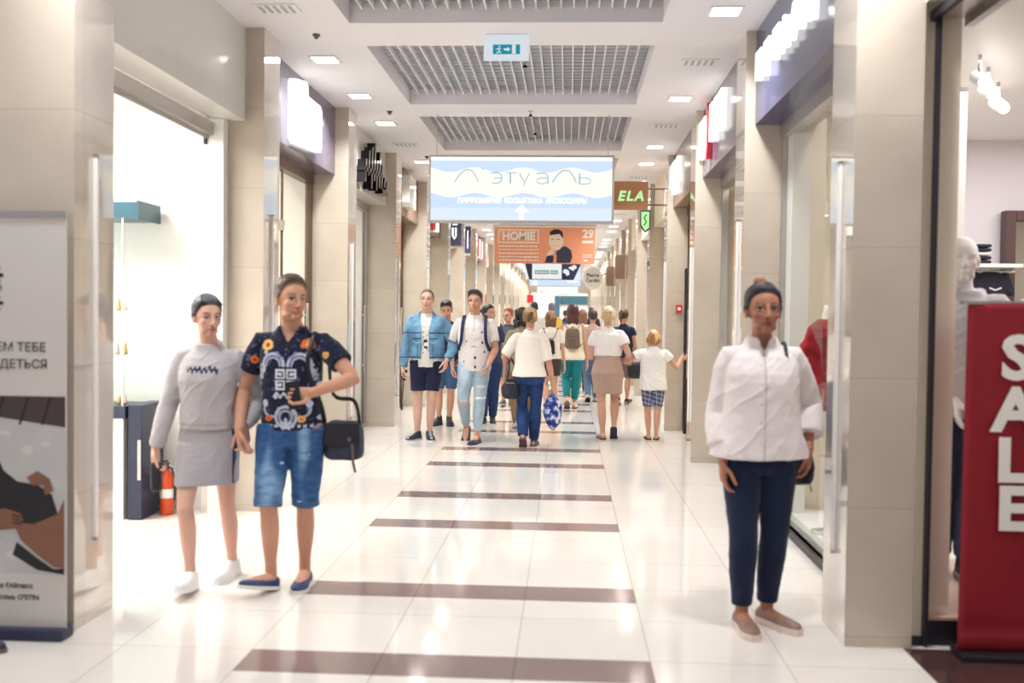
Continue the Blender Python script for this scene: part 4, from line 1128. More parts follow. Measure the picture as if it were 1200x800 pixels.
def body(P, S, root, voxel):
    mb = MB(); H_ = P.H; w = P.w
    rings = []
    for z, a, b, yo in TORSO[P.sex][1:]:
        ww = w if z < .80 else 1 + (w - 1) * .4; sk_ = .014 if z < .55 else .005
        c = P.sp((0, yo * H_, z * H_)); rings.append(ering(c, a * H_ * ww - sk_, b * H_ * ww - sk_, 28, P.Rs if z > .522 else None))
    T = lambda p: P.hc + P.Rh @ np.asarray(p, float)
    mb.loft(rings)
    mb.tube([P.neck + np.array([0, 0, -.02 * H_]), P.neck * .5 + T((0, -.018 * P.hs, -.05 * P.hs)) * .5, T((0, -.018 * P.hs, -.035 * P.hs))], [.034 * H_ if P.sex == 'm' else .029 * H_, .0335 * H_ if P.sex == 'm' else .0285 * H_, .033 * H_ if P.sex == 'm' else .028 * H_], 20)
    head_blobs(mb, P, T)
    lk = S.get('legw', 1.0) * (1 + (w - 1) * .5); ak = S.get('armw', 1.0) * (1 + (w - 1) * .5) * (1 if P.sex == 'm' else .88)
    lerp = lambda a, b, t: a * (1 - t) + b * t
    for sd, sg in (('R', 1), ('L', -1)):
        h, k, an = P.hip[sd], P.knee[sd], P.feet[sd][2]; fw = nrm(np.array([0, 1, 0]))
        pts = [lerp(h, k, t) for t in (0, .3, .6, .88)] + [k] + [lerp(k, an, t) + np.array([0, -.008 * H_, 0]) * math.sin(PI * min(1, t * 1.4)) for t in (.14, .32, .55, .8)] + [an, an - P.feet[sd][1] @ np.array([0, 0, .022 * H_])]
        rr = [.050, .048, .041, .0325, .031, .0305, .0325, .0285, .0205, .0188, .019]
        mb.tube(pts, [r * H_ * lk * (1 if i < 9 else 1 / lk) for i, r in enumerate(rr)], 18)
        o, Fm, _ = P.feet[sd]; f = lambda q: o + Fm @ (np.array(q) * H_)
        mb.tube([f((0, -.022, .024)), f((0, .02, .028)), f((0, .07, .019)), f((0, .105, .013))], [.019 * H_, .021 * H_, .020 * H_, .013 * H_], 14, up=Fm @ np.array([0, 0, 1.]), flat=1.0)
        s_, e_, w_ = P.sh[sd], P.el[sd], P.wr[sd]
        c_ = P.sp((sg * .055 * H_, -.006 * H_, .798 * H_))
        mb.tube([c_, lerp(s_, e_, .0), lerp(s_, e_, .2), lerp(s_, e_, .55), lerp(s_, e_, .9), e_, lerp(e_, w_, .2), lerp(e_, w_, .5), lerp(e_, w_, .85), w_], [r * H_ * ak for r in (.024, .0285, .0285, .0255, .0225, .022, .0235, .0205, .0158, .0152)], 16)
        hd = S['hand'][sd]; L = .108 * H_
        d = P.tol(hd[2]) - P.tol((0, 0, 0)) if len(hd) > 2 and hd[2] is not None else nrm(w_ - e_) + np.array([0, 0, -.25])
        n = P.tol(hd[3]) - P.tol((0, 0, 0)) if len(hd) > 3 and hd[3] is not None else np.array([-sg, 0.15, 0.])
        d = nrm(d); n = nrm(n - d * (n @ d)); t = np.cross(d, n) * sg
        hand_shape(mb, P, w_, d, n, t, L, hd[4] if len(hd) > 4 else 0.45, thumb=hd[5] if len(hd) > 5 else 0.4)
        P.__dict__.setdefault('palm', {})[sd] = (w_ + d * .42 * L + n * .10 * L, d, n, t)
    B = fuse(mb, voxel, 3, 0.45)
    V = B.V; q = (V - P.hc) @ P.Rh / P.hs                     # head coordinates
    x, y, z = q[:, 0], q[:, 1], q[:, 2]; ax = np.abs(x); front = (y > .03) & (z > -.13) & (z < .13) & (ax < .08)
    push = -.0075 * np.exp(-((ax - .031) / .0155) ** 2 - ((z - .006) / .0095) ** 2) + .0035 * np.exp(-((ax - .031) / .012) ** 2 - ((z - .004) / .006) ** 2) - .004 * np.exp(-((ax) / .02) ** 2 - ((z + .0605) / .0022) ** 2)
    V[front] += (P.Rh @ np.array([0, 1, 0])) * (push[front] * P.hs)[:, None]
    sk = np.array(S.get('skin', A3(226, 178, 150))); col = np.tile(sk, (len(V), 1))
    col *= (1 + .10 * vnoise(V * 9, 3) + .06 * vnoise(V * 30, 5))[:, None]
    fr = (y > .045) & (ax < .075)
    def mixc(mask, c, k=1.0):
        m_ = (np.clip(mask, 0, 1) * k * fr)[:, None]; col[:] = col * (1 - m_) + np.asarray(c) * m_
    mixc(np.exp(-((ax - .042) / .016) ** 2 - ((z + .02) / .018) ** 2), sk * np.array([1.06, .80, .76]), .35)
    if S.get('blank'): fr &= False
    lips = S.get('lips', sk * np.array([.80, .45, .42]))
    mixc(sstep(-((x / .0235) ** 2 + ((z + .061) / .0105) ** 2), -1.15, -.6), lips, .85)
    if S.get('beard'): mixc(sstep(-z, .035, .06) * sstep(ax + .02 * (z < -.075), .0, .02) * (1 - sstep(-((x / .027) ** 2 + ((z + .061) / .012) ** 2), -1.2, -.7)), S['haircol'], S['beard'])
    bz = .0285 + .005 * np.exp(-((ax - .036) / .012) ** 2)
    mixc(sstep(-np.abs(z - bz), -.0065, -.003) * sstep(ax, .010, .016) * (1 - sstep(ax, .048, .054)), S.get('brow', A3(60, 44, 40)), .85)
    ey = ((ax - .031) / .0155) ** 2 + ((z - .0055) / .0066) ** 2
    mixc(sstep(-ey, -1.2, -.7), A3(214, 206, 200)); mixc(sstep(-(((ax - .031) / .0068) ** 2 + ((z - .006) / .0068) ** 2), -1.3, -.7), A3(48, 36, 32))
    mixc(sstep(-np.abs(z - .0125 + .12 * (ax - .031) ** 2 * 60), -.0042, -.0016) * sstep(-np.abs(ax - .032), -.0185, -.0150), A3(44, 32, 34), .9)
    m_ = ((np.abs(z) < .14) & (ax < .1) & (np.abs(y) < .12))
    if S.get('stub'):                                        # clipped hair at the temples shows as tint on the scalp
        pass
    emit('body', B, M['skin'], root, col)
    return B

HL = [(-.14, -.060), (-.085, -.058), (-.05, -.045), (-.028, -.020), (-.012, .0), (.004, .004), (.016, .012), (.030, .040), (.050, .066), (.068, .079), (.085, .082), (.13, .086)]
def hairline(y, x, lo=0.0, front=0.0):
    yy = np.array([a for a, _ in HL]); zz = np.array([b for _, b in HL])
    base = np.interp(y, yy, zz); return base + np.where(y < 0, lo, 0) + np.where(y > .04, front, 0)

def hair(P, S, root, voxel):
    st = S.get('hair', 'short'); hc = np.array(S.get('haircol', A3(50, 38, 34)))
    if st is None: return
    mb = MB(); T = lambda p: P.hc + P.Rh @ np.asarray(p, float)
    head_blobs(mb, P, T, False)
    B = fuse(mb, max(voxel, .0045), 3, 0.45); s = P.hs
    q = (B.V - P.hc) @ P.Rh / s; x, y, z = q.T; ax = np.abs(x)
    thick = np.full(len(z), .012); lo = 0.0; fr = 0.0
    if st in ('short', 'quiff', 'buzz', 'crop'):
        thick = .0025 + (.017 if st != 'buzz' else .003) * sstep(z, .04, .11); fr = .006; lo = .006
        if st == 'quiff': thick += .022 * sstep(y, .0, .07) * sstep(z, .06, .10) + .008 * sstep(z, .05, .09); fr = -.008
        if st == 'crop': thick += .010 * sstep(z, -.02, .06); fr = -.022
    elif st == 'bob': thick = .016 + .014 * sstep(-y, -.02, .06) * sstep(-z, -.06, .02); lo = .0; fr = -.02
    elif st in ('bun', 'updo', 'ponytail', 'headband', 'topknot'): thick = .007 + .007 * sstep(z, .02, .09); thick += (.012 * sstep(-y, .0, .07) if st in ('bun', 'updo') else 0)
    elif st in ('long', 'curly', 'shoulder'): thick = .012 + .010 * sstep(z, -.03, .06); fr = -.006
    g = z - hairline(y, x, lo, fr)
    if st in ('long', 'curly', 'shoulder', 'bob'): g = np.where(y < .045, z + (.10 if y.size else 0) - .0 * y, g); g = np.where((y > .02) & (ax < .085), z - hairline(y, x, 0, fr), g)
    th = thick * sstep(g, .0, .030) + .0012
    strand = vnoise(np.stack([x * 90, y * 90, z * 14], 1), 2) + .6 * vnoise(np.stack([x * 40, y * 40, z * 8], 1), 4)
    B.V = B.V + B.N * ((th * (1 + .35 * strand) + .002) * s)[:, None]
    col = np.tile(hc, (len(z), 1)) * (1 + .5 * vnoise(np.stack([x * 70, y * 70, z * 9], 1), 8))[:, None]
    if st in ('short', 'buzz', 'quiff', 'crop'): k3 = (sstep(-g, -.020, -.002) * (.5 if st != 'buzz' else .9))[:, None]; col = col * (1 - k3) + np.array(S['skin']) * k3
    if 'hair2' in S: k_ = sstep(vnoise(np.stack([x * 45, y * 45, z * 6], 1), 6) + .3 * sstep(z, 0, .1), .0, .25)[:, None]; col = col * (1 - k_) + np.array(S['hair2']) * k_
    if st == 'headband': b_ = (np.abs(z - .075 + .55 * (y - .045)) < .016) & (g > .004); col[b_] = A3(34, 34, 44); B.V[b_] += B.N[b_] * .004; k2 = ((z - .075 + .55 * (y - .045)) > .016); col[k2] = col[k2] * .6 + A3(120, 122, 134) * .4  # dark band, and greyish light sheen on the crown painted into the hair colour
    keep = g > 0
    # extra masses: buns, tails, long falls
    ex = MB()
    def E(c, r): ex.ell(T(np.array(c) * s), np.array(r) * s, P.Rh, 18, 12)
    if st == 'bun': E((0, -.098, .075), (.040, .034, .040)); E((0, -.09, .03), (.05, .03, .05))
    if st == 'updo': E((0, -.108, .030), (.040, .034, .058)); E((.012, -.118, .062), (.030, .028, .030)); E((-.014, -.116, .0), (.026, .026, .036))
    if st == 'topknot': E((.01, -.030, .140), (.030, .030, .026))
    if st == 'headband': E((0, -.098, .052), (.034, .03, .034))
    if st == 'ponytail':
        ex.tube([T(np.array(q_) * s) for q_ in ((0, -.088, .055), (0, -.135, .050), (0.01, -.150, -.03), (.015, -.135, -.13))], [.018 * s, .027 * s, .030 * s, .010 * s], 14)
    if st in ('long', 'shoulder'):
        dn = S.get('hairlen', .27 if st == 'long' else .14)
        rings = []
        for u_, a, b, yo in ((.06, .078, .070, -.035), (.02, .088, .078, -.035), (-.04, .092, .074, -.045), (-.10, .092, .055, -.062), (-.5 * dn - .08, .088, .036, -.074), (-dn, .066, .024, -.080), (-dn - .02, .03, .012, -.08)):
            rings.append(np.array([P.hc + (P.Rh @ np.array([p_[0], p_[1], 0])) + np.array([0, 0, u_ * s]) for p_ in ering((0, yo * s, 0), a * s, b * s, 26)]))
        ex.loft(rings[::-1])
    if st == 'curly':
        rnd = random.Random(11)
        for k in range(70):
            a = rnd.uniform(PI * .95, PI * 2.05); zz = rnd.uniform(-.13, .09); rr = .072 + .018 * rnd.random() + (.012 if zz < -.02 else 0)
            E((rr * math.cos(a), -.02 + rr * 1.1 * math.sin(a), zz), (.022, .022, .026))
    if ex.v:
        X = fuse(ex, max(voxel, .0045), 2)
        qx = (X.V - P.hc) @ P.Rh / s
        amp = .010 if st == 'curly' else .0045
        X.V = X.V + X.N * (amp * 2 * vnoise(np.stack([qx[:, 0] * 80, qx[:, 1] * 80, qx[:, 2] * (40 if st == 'curly' else 9)], 1), 3) * s)[:, None]
        cx = np.tile(np.array(S.get('buncol', hc)), (len(X.V), 1)) * (1 + .6 * vnoise(np.stack([qx[:, 0] * 70, qx[:, 1] * 70, qx[:, 2] * 9], 1), 8))[:, None]
        n0 = len(B.V)
        B.V = np.concatenate([B.V, X.V]); B.N = np.concatenate([B.N, X.N]); col = np.concatenate([col, cx]); keep = np.concatenate([keep, np.ones(len(X.V), bool)])
        B.F = [*list(B.F), *[f + n0 for f in X.F]]
        if all(len(f) == 4 for f in B.F): B.F = np.array(B.F)
    emit('hair', B, M['hair'], root, col, keep)

def wrinkle(B, amp, seed, H_, sc=1.0):
    V = B.V
    a = vnoise(np.stack([V[:, 0] * 9 * sc, V[:, 1] * 9 * sc, V[:, 2] * 5 * sc], 1), seed)
    b = 1 - 2 * np.abs(vnoise(np.stack([V[:, 0] * 12 * sc + V[:, 2] * 6, V[:, 1] * 12 * sc, V[:, 2] * 15 * sc + V[:, 0] * 9], 1) + 0.6 * a[:, None], seed + 1)) * 2
    c = vnoise(V * 34 * sc, seed + 2)
    B.V = V + B.N * (amp * (a * 1.2 + .32 * b * sstep(b, .2, .9) + .35 * c))[:, None]

def top(P, S, root, voxel, G, name):
    """Upper garment. G: hem (fraction of H), ease, sleeve (0-2), sease, loose, neck, col, colf, cut."""
    mb = MB(); H_ = P.H; w = P.w; ez = G.get('ease', .014); loose = G.get('loose', .5); hem = G.get('hem', .50); flare = G.get('flare', 0.0)
    tab = TORSO[P.sex]; zs = [a[0] for a in tab]; rings = []
    wa = max(a[1] for a in tab if a[0] > .66); wb = max(a[2] for a in tab if a[0] > .66)
    ztop = G.get('ztop', .842)
    zz = [hem, hem + .004] + [z for z in (.475, .505, .54, .57, .60, .63, .66, .69, .72, .745, .765, .78, .795, .807, .818, .830) if hem + .012 < z < ztop - .006] + [ztop]
    for z in zz:
        a = np.interp(z, zs, [t[1] for t in tab]); b = np.interp(z, zs, [t[2] for t in tab]); yo = np.interp(z, zs, [t[3] for t in tab])
        if z < .72:
            a = max(a, a * (1 - loose) + wa * loose); b = max(b, b * (1 - loose) + wb * loose)
            a += flare * (.72 - z); b += flare * (.72 - z) * .7
        e_ = ez if z < .80 else ez * .7
        ww = w if z < .80 else 1 + (w - 1) * .4
        zc = z * H_; c = P.sp((0, yo * H_, zc)) if z > .522 else P.sp((0, yo * H_, .523 * H_)) - np.array([0, 0, (.523 - z) * H_])
        rings.append(ering(c, a * H_ * ww + e_, b * H_ * ww + e_, 32, P.Rs if z > .522 else None))
    mb.loft(rings)
    lerp = lambda a, b, t: a * (1 - t) + b * t
    sl = G.get('sleeve', .6); se = G.get('sease', .014); ak = S.get('armw', 1.0) * (1 + (w - 1) * .5) * (1 if P.sex == 'm' else .88)
    sfl = G.get('sflare', 0.0)
    if sl > 0:
        for sd, sg in (('R', 1), ('L', -1)):
            if sd in G.get('nosleeve', ''): continue
            s_, e_, w_ = P.sh[sd], P.el[sd], P.wr[sd]
            c_ = P.sp((sg * .05 * H_, -.006 * H_, .797 * H_)); pts, rad = [c_], [.025 * H_ * ak + se * .5]
            rt = [(0, .0285), (.2, .029), (.55, .0265), (.9, .0235), (1.0, .023), (1.2, .0238), (1.5, .021), (1.85, .0165), (2.0, .016)]
            ts = [t for t, _ in rt if t < sl - .03] + [sl]
            for t in ts:
                p = lerp(s_, e_, t) if t <= 1 else lerp(e_, w_, t - 1)
                pts.append(p); rad.append(np.interp(t, [a for a, _ in rt], [b for _, b in rt]) * H_ * ak + se * (.7 if t < .1 else 1) + sfl * t)
            if G.get('cuff'): rad[-1] -= .006
            mb.tube(pts, rad, 18, round_ends=False)
    nk = G.get('neck', 'crew'); nr = (.044 if P.sex == 'm' else .040) * H_
    if nk in ('crew', 'collar'):
        t = np.arange(25) * 2 * PI / 24; dip = .016 * H_ if nk == 'crew' else .012 * H_
        ring = [P.sp((nr * 1.05 * math.cos(a), -.008 * H_ + nr * math.sin(a), .838 * H_ - dip * math.sin(a))) for a in t]
        mb.tube(ring, .0065 if nk == 'crew' else .010, 8, round_ends=False)
    if nk == 'collar':
        rs = []
        for z, k in ((.826, 1.14), (.842, 1.06), (.856, 1.02)):
            rs.append(np.array([P.sp((nr * k * math.cos(a), -.008 * H_ + nr * k * math.sin(a), z * H_ - .014 * H_ * math.sin(a))) for a in np.arange(24) * PI / 12]))
        mb.loft(rs)
    if nk == 'hood':
        for k in range(7):
            a = R(200 + k * 23); mb.ell(P.sp((.062 * H_ * math.cos(a), -.012 * H_ + .05 * H_ * math.sin(a), .832 * H_)), (.034, .034, .03))
    if G.get('rib'): mb.loft([ering(P.sp((0, 0, (hem + dz) * H_)) if hem > .522 else P.sp((0, 0, .523 * H_)) - np.array([0, 0, (.523 - hem - dz) * H_]), np.interp(hem, zs, [t_[1] for t_ in tab]) * H_ * w + ez * .9, np.interp(hem, zs, [t_[2] for t_ in tab]) * H_ * w + ez * .9, 28) for dz in (-.02, 0.01)])
    B = fuse(mb, voxel, G.get('smooth', 4), .5)
    wrinkle(B, G.get('wr', .007), G.get('seed', 1), H_, G.get('wsc', 1.0))
    V = B.V; rest = V - np.array([0, 0, P.dz])
    base = np.array(G.get('col', A3(235, 232, 228))); col = np.tile(base, (len(V), 1)).astype(float)
    if 'colf' in G: col = G['colf'](rest, B.N, col, P)
    keep = None
    if nk == 'v' or 'vz' in G:
        zv, sl_ = G['vz'], G.get('vs', .55)
        keep = ~((np.abs(rest[:, 0] - P.sp((0, 0, .8 * H_))[0]) < (rest[:, 2] - zv) * sl_) & (rest[:, 1] > .0) & (rest[:, 2] > zv))
    if 'open' in G:                                       # jacket worn open: the strip between its two fronts
        f_ = G['open']; kk = ~((np.abs(rest[:, 0] - f_[0]) < np.interp(rest[:, 2], f_[1], f_[2])) & (rest[:, 1] > .02))
        keep = kk if keep is None else keep & kk
    return emit(name, B, M[G.get('mat', 'cloth')], root, col, keep)

def bottoms(P, S, root, voxel, G, name):
    mb = MB(); H_ = P.H; w = P.w; ez = G.get('ease', .012); tab = TORSO[P.sex]; zs = [a[0] for a in tab]; rings = []
    wt = G.get('waist', .585)
    for z in [.455, .475, .505, .54, wt - .012, wt]:
        a = np.interp(z, zs, [t[1] for t in tab]); b = np.interp(z, zs, [t[2] for t in tab]); yo = np.interp(z, zs, [t[3] for t in tab])
        c = P.sp((0, yo * H_, z * H_)); rings.append(ering(c, a * H_ * w + ez * .8, b * H_ * w + ez * .8, 30, P.Rs if z > .522 else None))
    lerp = lambda a, b, t: a * (1 - t) + b * t; lk = S.get('legw', 1.0) * (1 + (w - 1) * .5)
    if G.get('skirt'):
        zh = G['skirt']; k0 = P.hip['R'] * .5 + P.hip['L'] * .5
        xh = (P.knee['R'] + P.knee['L']) / 2; prof = G.get('prof', [(.505, 1.0, 1.0), (zh, .95, 1.05)])
        a0 = np.interp(.505, zs, [t[1] for t in tab]) * H_ * w; b0 = np.interp(.505, zs, [t[2] for t in tab]) * H_ * w
        low = []
        for t in np.linspace(0, 1, 7):
            z = lerp(.50, zh, t); c = k0 + np.array([(xh[0] - k0[0]) * t * .6, (xh[1] - k0[1]) * t * .6 - .010 * H_ * (1 - t), (z - .522) * H_])
            la, lb, cc = [], [], []
            for sd in ('R', 'L'):
                h, k, an = P.hip[sd], P.knee[sd], P.feet[sd][2]; zz_ = c[2]
                q_ = h + (k - h) * np.clip((h[2] - zz_) / (h[2] - k[2]), 0, 1) if zz_ > k[2] else k + (an - k) * (k[2] - zz_) / (k[2] - an[2])
                cc.append((q_, np.interp(z, [.285, .34, .41, .52], [.032, .036, .043, .051]) * H_ * lk))
            cm = (cc[0][0] + cc[1][0]) / 2; k_ = min(1, t * 1.6); c[0] = c[0] * (1 - k_) + cm[0] * k_; c[1] = c[1] * (1 - k_) + cm[1] * k_
            la = max(abs(q_[0] - c[0]) + r_ for q_, r_ in cc) + .004; lb = max(abs(q_[1] - c[1]) + r_ for q_, r_ in cc) + .004
            ea, eb = a0 * lerp(1, G.get('hemw', .97), t) * (1 - .12 * k_), b0 * lerp(1, G.get('hemd', 1.1), t) * (1 - .25 * k_); rg = []
            for a_ in np.arange(30) * 2 * PI / 30:
                n2 = np.array([math.cos(a_), math.sin(a_)]); s_el = math.hypot(ea * n2[0], eb * n2[1]); best = c[:2] + np.array([ea * ea * n2[0], eb * eb * n2[1]]) / s_el; bs = best @ n2
                for q_, r_ in cc:
                    p_ = q_[:2] + n2 * (r_ + .004)
                    if p_ @ n2 > bs: best, bs = p_, p_ @ n2
                rg.append(np.append(best + n2 * ez, c[2]))
            low.append(np.array(rg))
        mb.loft(low[::-1] + rings[2:])
    else:
        mb.loft(rings); ln = G.get('len', 2.0)
        for sd, sg in (('R', 1), ('L', -1)):
            h, k, an = P.hip[sd], P.knee[sd], P.feet[sd][2]
            rt = [(0, .052), (.3, .049), (.6, .043), (.88, .0355), (1.0, .034), (1.32, .0335), (1.55, .030), (1.8, .024), (2.0, .0215)]
            fl = G.get('flare', 0.0); tp = G.get('taper', 1.0)
            ts = [t for t, _ in rt if t < ln - .04] + [ln]; pts, rad = [], []
            for t in ts:
                p = lerp(h, k, t) if t <= 1 else lerp(k, an, t - 1) + np.array([0, -.006 * H_ * math.sin(PI * (t - 1)), 0])
                pts.append(p); rad.append(np.interp(t, [a for a, _ in rt], [b for _, b in rt]) * H_ * lk + ez * (1 if t < 1.2 else tp) + fl * t)
            mb.tube(pts, rad, 20, round_ends=False)
    B = fuse(mb, voxel, G.get('smooth', 4), .5)
    wrinkle(B, G.get('wr', .006), G.get('seed', 20), H_, G.get('wsc', 1.1))
    V = B.V; rest = V - np.array([0, 0, P.dz]); base = np.array(G['col']); col = np.tile(base, (len(V), 1)).astype(float)
    if 'colf' in G: col = G['colf'](rest, B.N, col, P)
    return emit(name, B, M[G.get('mat', 'cloth')], root, col)

def shoes(P, S, root, G, voxel=.006):
    H_ = P.H; kind = G.get('kind', 'sneaker'); fl = .156 * H_ * G.get('size', 1.0); top_ = {'sneaker': .052, 'slip': .030, 'boot': .062, 'sandal': .02}[kind] * H_
    sole_h = G.get('sole_h', .020)
    for sd in ('R', 'L'):
        o, Fm, _ = P.feet[sd]; f = lambda q: o + Fm @ np.array(q, float)
        y0, y1 = -.032 * H_, -.032 * H_ + fl * 1.08; Ln = y1 - y0
        sgn = 1 if sd == 'R' else -1
        ys = np.array([0, .06, .2, .38, .58, .75, .90, 1.0]); ws = np.array([.016, .023, .0245, .024, .0275, .029, .023, .010]) * H_ * 1.02
        cx = np.array([0, 0, 0, -.001, .0, .001, .001, -.001]) * H_ * sgn
        hs_ = np.array([.6, .95, 1.0, .80, .60, .48, .38, .22]) * top_ if kind != 'sandal' else np.array([.5, .6, .5, .5, .5, .5, .4, .3]) * top_
        mb = MB(); rings = []; lift = sole_h * .7
        for t_, a, h_, c in zip(ys, ws, hs_, cx):
            th = np.arange(20) * PI / 10; zz = np.sin(th); n_ = 20
            prof = np.stack([c + a * np.sign(np.cos(th)) * np.abs(np.cos(th)) ** .8, np.full(n_, y0 + Ln * t_), lift + np.where(zz > 0, zz ** .9 * (h_ + .012), zz * .006)], 1)
            rings.append(np.array([f(p) for p in prof]))
        mb.loft(rings)
        if kind in ('sneaker', 'boot'):
            an = P.feet[sd][2]; mb.tube([f((0, -.004, .03 * H_)), f((0, -.006 * H_, top_ + .012 + (.02 if kind == 'boot' else 0)))], [.026 * H_, .0235 * H_], 16, round_ends=False)
        B = fuse(mb, voxel, 2); q = (B.V - o) @ Fm
        col = np.tile(np.array(G['col']), (len(q), 1)).astype(float)
        if 'colf' in G: col = G['colf'](q, col, H_, Ln, y0)
        keep = None
        if kind == 'slip': keep = ~((q[:, 2] > lift + .35 * top_) & (q[:, 1] > y0 + .20 * Ln) & (q[:, 1] < y0 + .50 * Ln) & (np.abs(q[:, 0]) < .020 * H_) & (q[:, 2] > .018))
        if kind == 'sandal': keep = (np.abs(q[:, 1] - (y0 + .70 * Ln)) < .018) | (np.abs(q[:, 1] - (y0 + .42 * Ln)) < .014) | (q[:, 1] < y0 + .10 * Ln)
        sh = emit('shoe' if kind != 'sandal' else 'sandal', B, M['leather'], root, col, keep)
        m = MB(); out = []
        for t_, a, c in zip(ys, ws, cx): out.append((c + a * 1.07, y0 - .004 + (Ln + .008) * t_))
        for t_, a, c in list(zip(ys, ws, cx))[::-1]: out.append((c - a * 1.07, y0 - .004 + (Ln + .008) * t_))
        R1 = [np.array([f((x_, y_, z_)) for x_, y_ in out]) for z_ in (0.0, sole_h * .6, sole_h)]
        m.loft(R1, smooth=False)
        me = m.mesh('sole', M['sole']); a_ = me.color_attributes.new('Col', 'FLOAT_COLOR', 'POINT'); sc = np.array(G.get('sole', A3(232, 228, 224)))
        a_.data.foreach_set('color', np.tile(np.append(sc, 1.0), len(me.vertices)).astype(np.float32))
        ob = bpy.data.objects.new('sole', me); link(ob, sh)

def glasses(P, root):
    m = MB(); s = P.hs; T = lambda p: P.hc + P.Rh @ (np.array(p) * s)
    for g in (-1, 1):
        c = [T((g * .033 + .023 * math.cos(a), .101 - .010 * abs(math.cos(a)) * (1 if g * math.cos(a) > 0 else 0), .004 + .018 * math.sin(a))) for a in np.arange(15) * 2 * PI / 14]
        m.tube(c, .0022 * s, 6); m.tube([T((g * .056, .090, .010)), T((g * .074, .03, .010)), T((g * .076, -.01, .004))], .002 * s, 6)
    m.tube([T((-.012, .104, .008)), T((.012, .104, .008))], .0022 * s, 6)
    m.build('eyeglasses', M['black'], root)

def person(S, label, cat='person', name='person', group=None):
    P = make_pose(S)
    root = empty(name, tuple(P.loc), P.rot); tag(root, label, cat, group)
    v = S.get('vox', .008); P.root = root
    body(P, S, root, v); hair(P, S, root, v)
    for fn, nm, G in S.get('wear', []):
        (top if fn == 'top' else bottoms)(P, S, root, G.get('vox', max(.006, v)), G, nm)
    if 'shoes' in S: shoes(P, S, root, S['shoes'], .005 if v < .006 else .008)
    if S.get('glasses'): glasses(P, root)
    return P

# ------------------------------------------------------------------ things people carry (each a thing of its own)
def own(name, label, cat, P=None, loc=None):
    r = empty(name, loc if loc is not None else tuple(P.loc), P.rot if P is not None else 0.0)
    return tag(r, label, cat)
def soft_bag(r, part, c, size, mat, ang=0.0, e=0.5, sag=0.15, colmix=None):
    m = MB(); Rm = rz(ang); m.ell((0, 0, 0), size, None, 28, 16, e=e)
    V = np.array(m.v); z = V[:, 2] / size[2]; V[:, 0] *= 1 - sag * np.clip(z, 0, 1) ** 2; V[:, 1] *= 1 - (sag + .25) * np.clip(z, -1, 1)
    V += np.stack([vnoise(V * 14, 1), vnoise(V * 14, 2), vnoise(V * 14, 3)], 1) * .02 * min(size) / .08
    V = V @ Rm.T + np.array(c); m.v = [tuple(p) for p in V]
    return m.build(part, mat, r)
def strap(r, part, pts, w, mat, n=8, flat=.35):
    P_ = [np.array(p, float) for p in pts]; out = []
    for i in range(len(P_) - 1):                                  # Catmull-Rom through the points
        p0, p1, p2, p3 = P_[max(i - 1, 0)], P_[i], P_[i + 1], P_[min(i + 2, len(P_) - 1)]
        for t in np.linspace(0, 1, 6)[: None if i == len(P_) - 2 else -1]:
            out.append(.5 * ((2 * p1) + (-p0 + p2) * t + (2 * p0 - 5 * p1 + 4 * p2 - p3) * t * t + (-p0 + 3 * p1 - 3 * p2 + p3) * t ** 3))
    m = MB(); m.tube(out, w, 10, flat=flat); return m.build(part, mat, r)
M['bagblack'] = pbr('black_leather_bag', C(30, 30, 42), 0.38, var=0.12, bump=0.1, bscale=70)
M['bagnavy'] = pbr('dark_canvas_bag', C(48, 52, 74), 0.7, var=0.15, bump=0.2, bscale=120)
M['strapnavy'] = pbr('navy_webbing', C(36, 44, 84), 0.8, var=0.1)
M['taupe'] = pbr('taupe_leather', C(112, 92, 86), 0.5, var=0.1, bump=0.1, bscale=60)
M['white_cloth'] = pbr('white_net_cloth', C(234, 228, 222), 0.9, var=0.05)
# ------------------------------------------------------------------ who is in the corridor
def ring_mask(x, z, cx, cz, r, w): return np.abs(np.hypot(x - cx, z - cz) - r) < w
def put(col, m, c): col[m] = c; return col

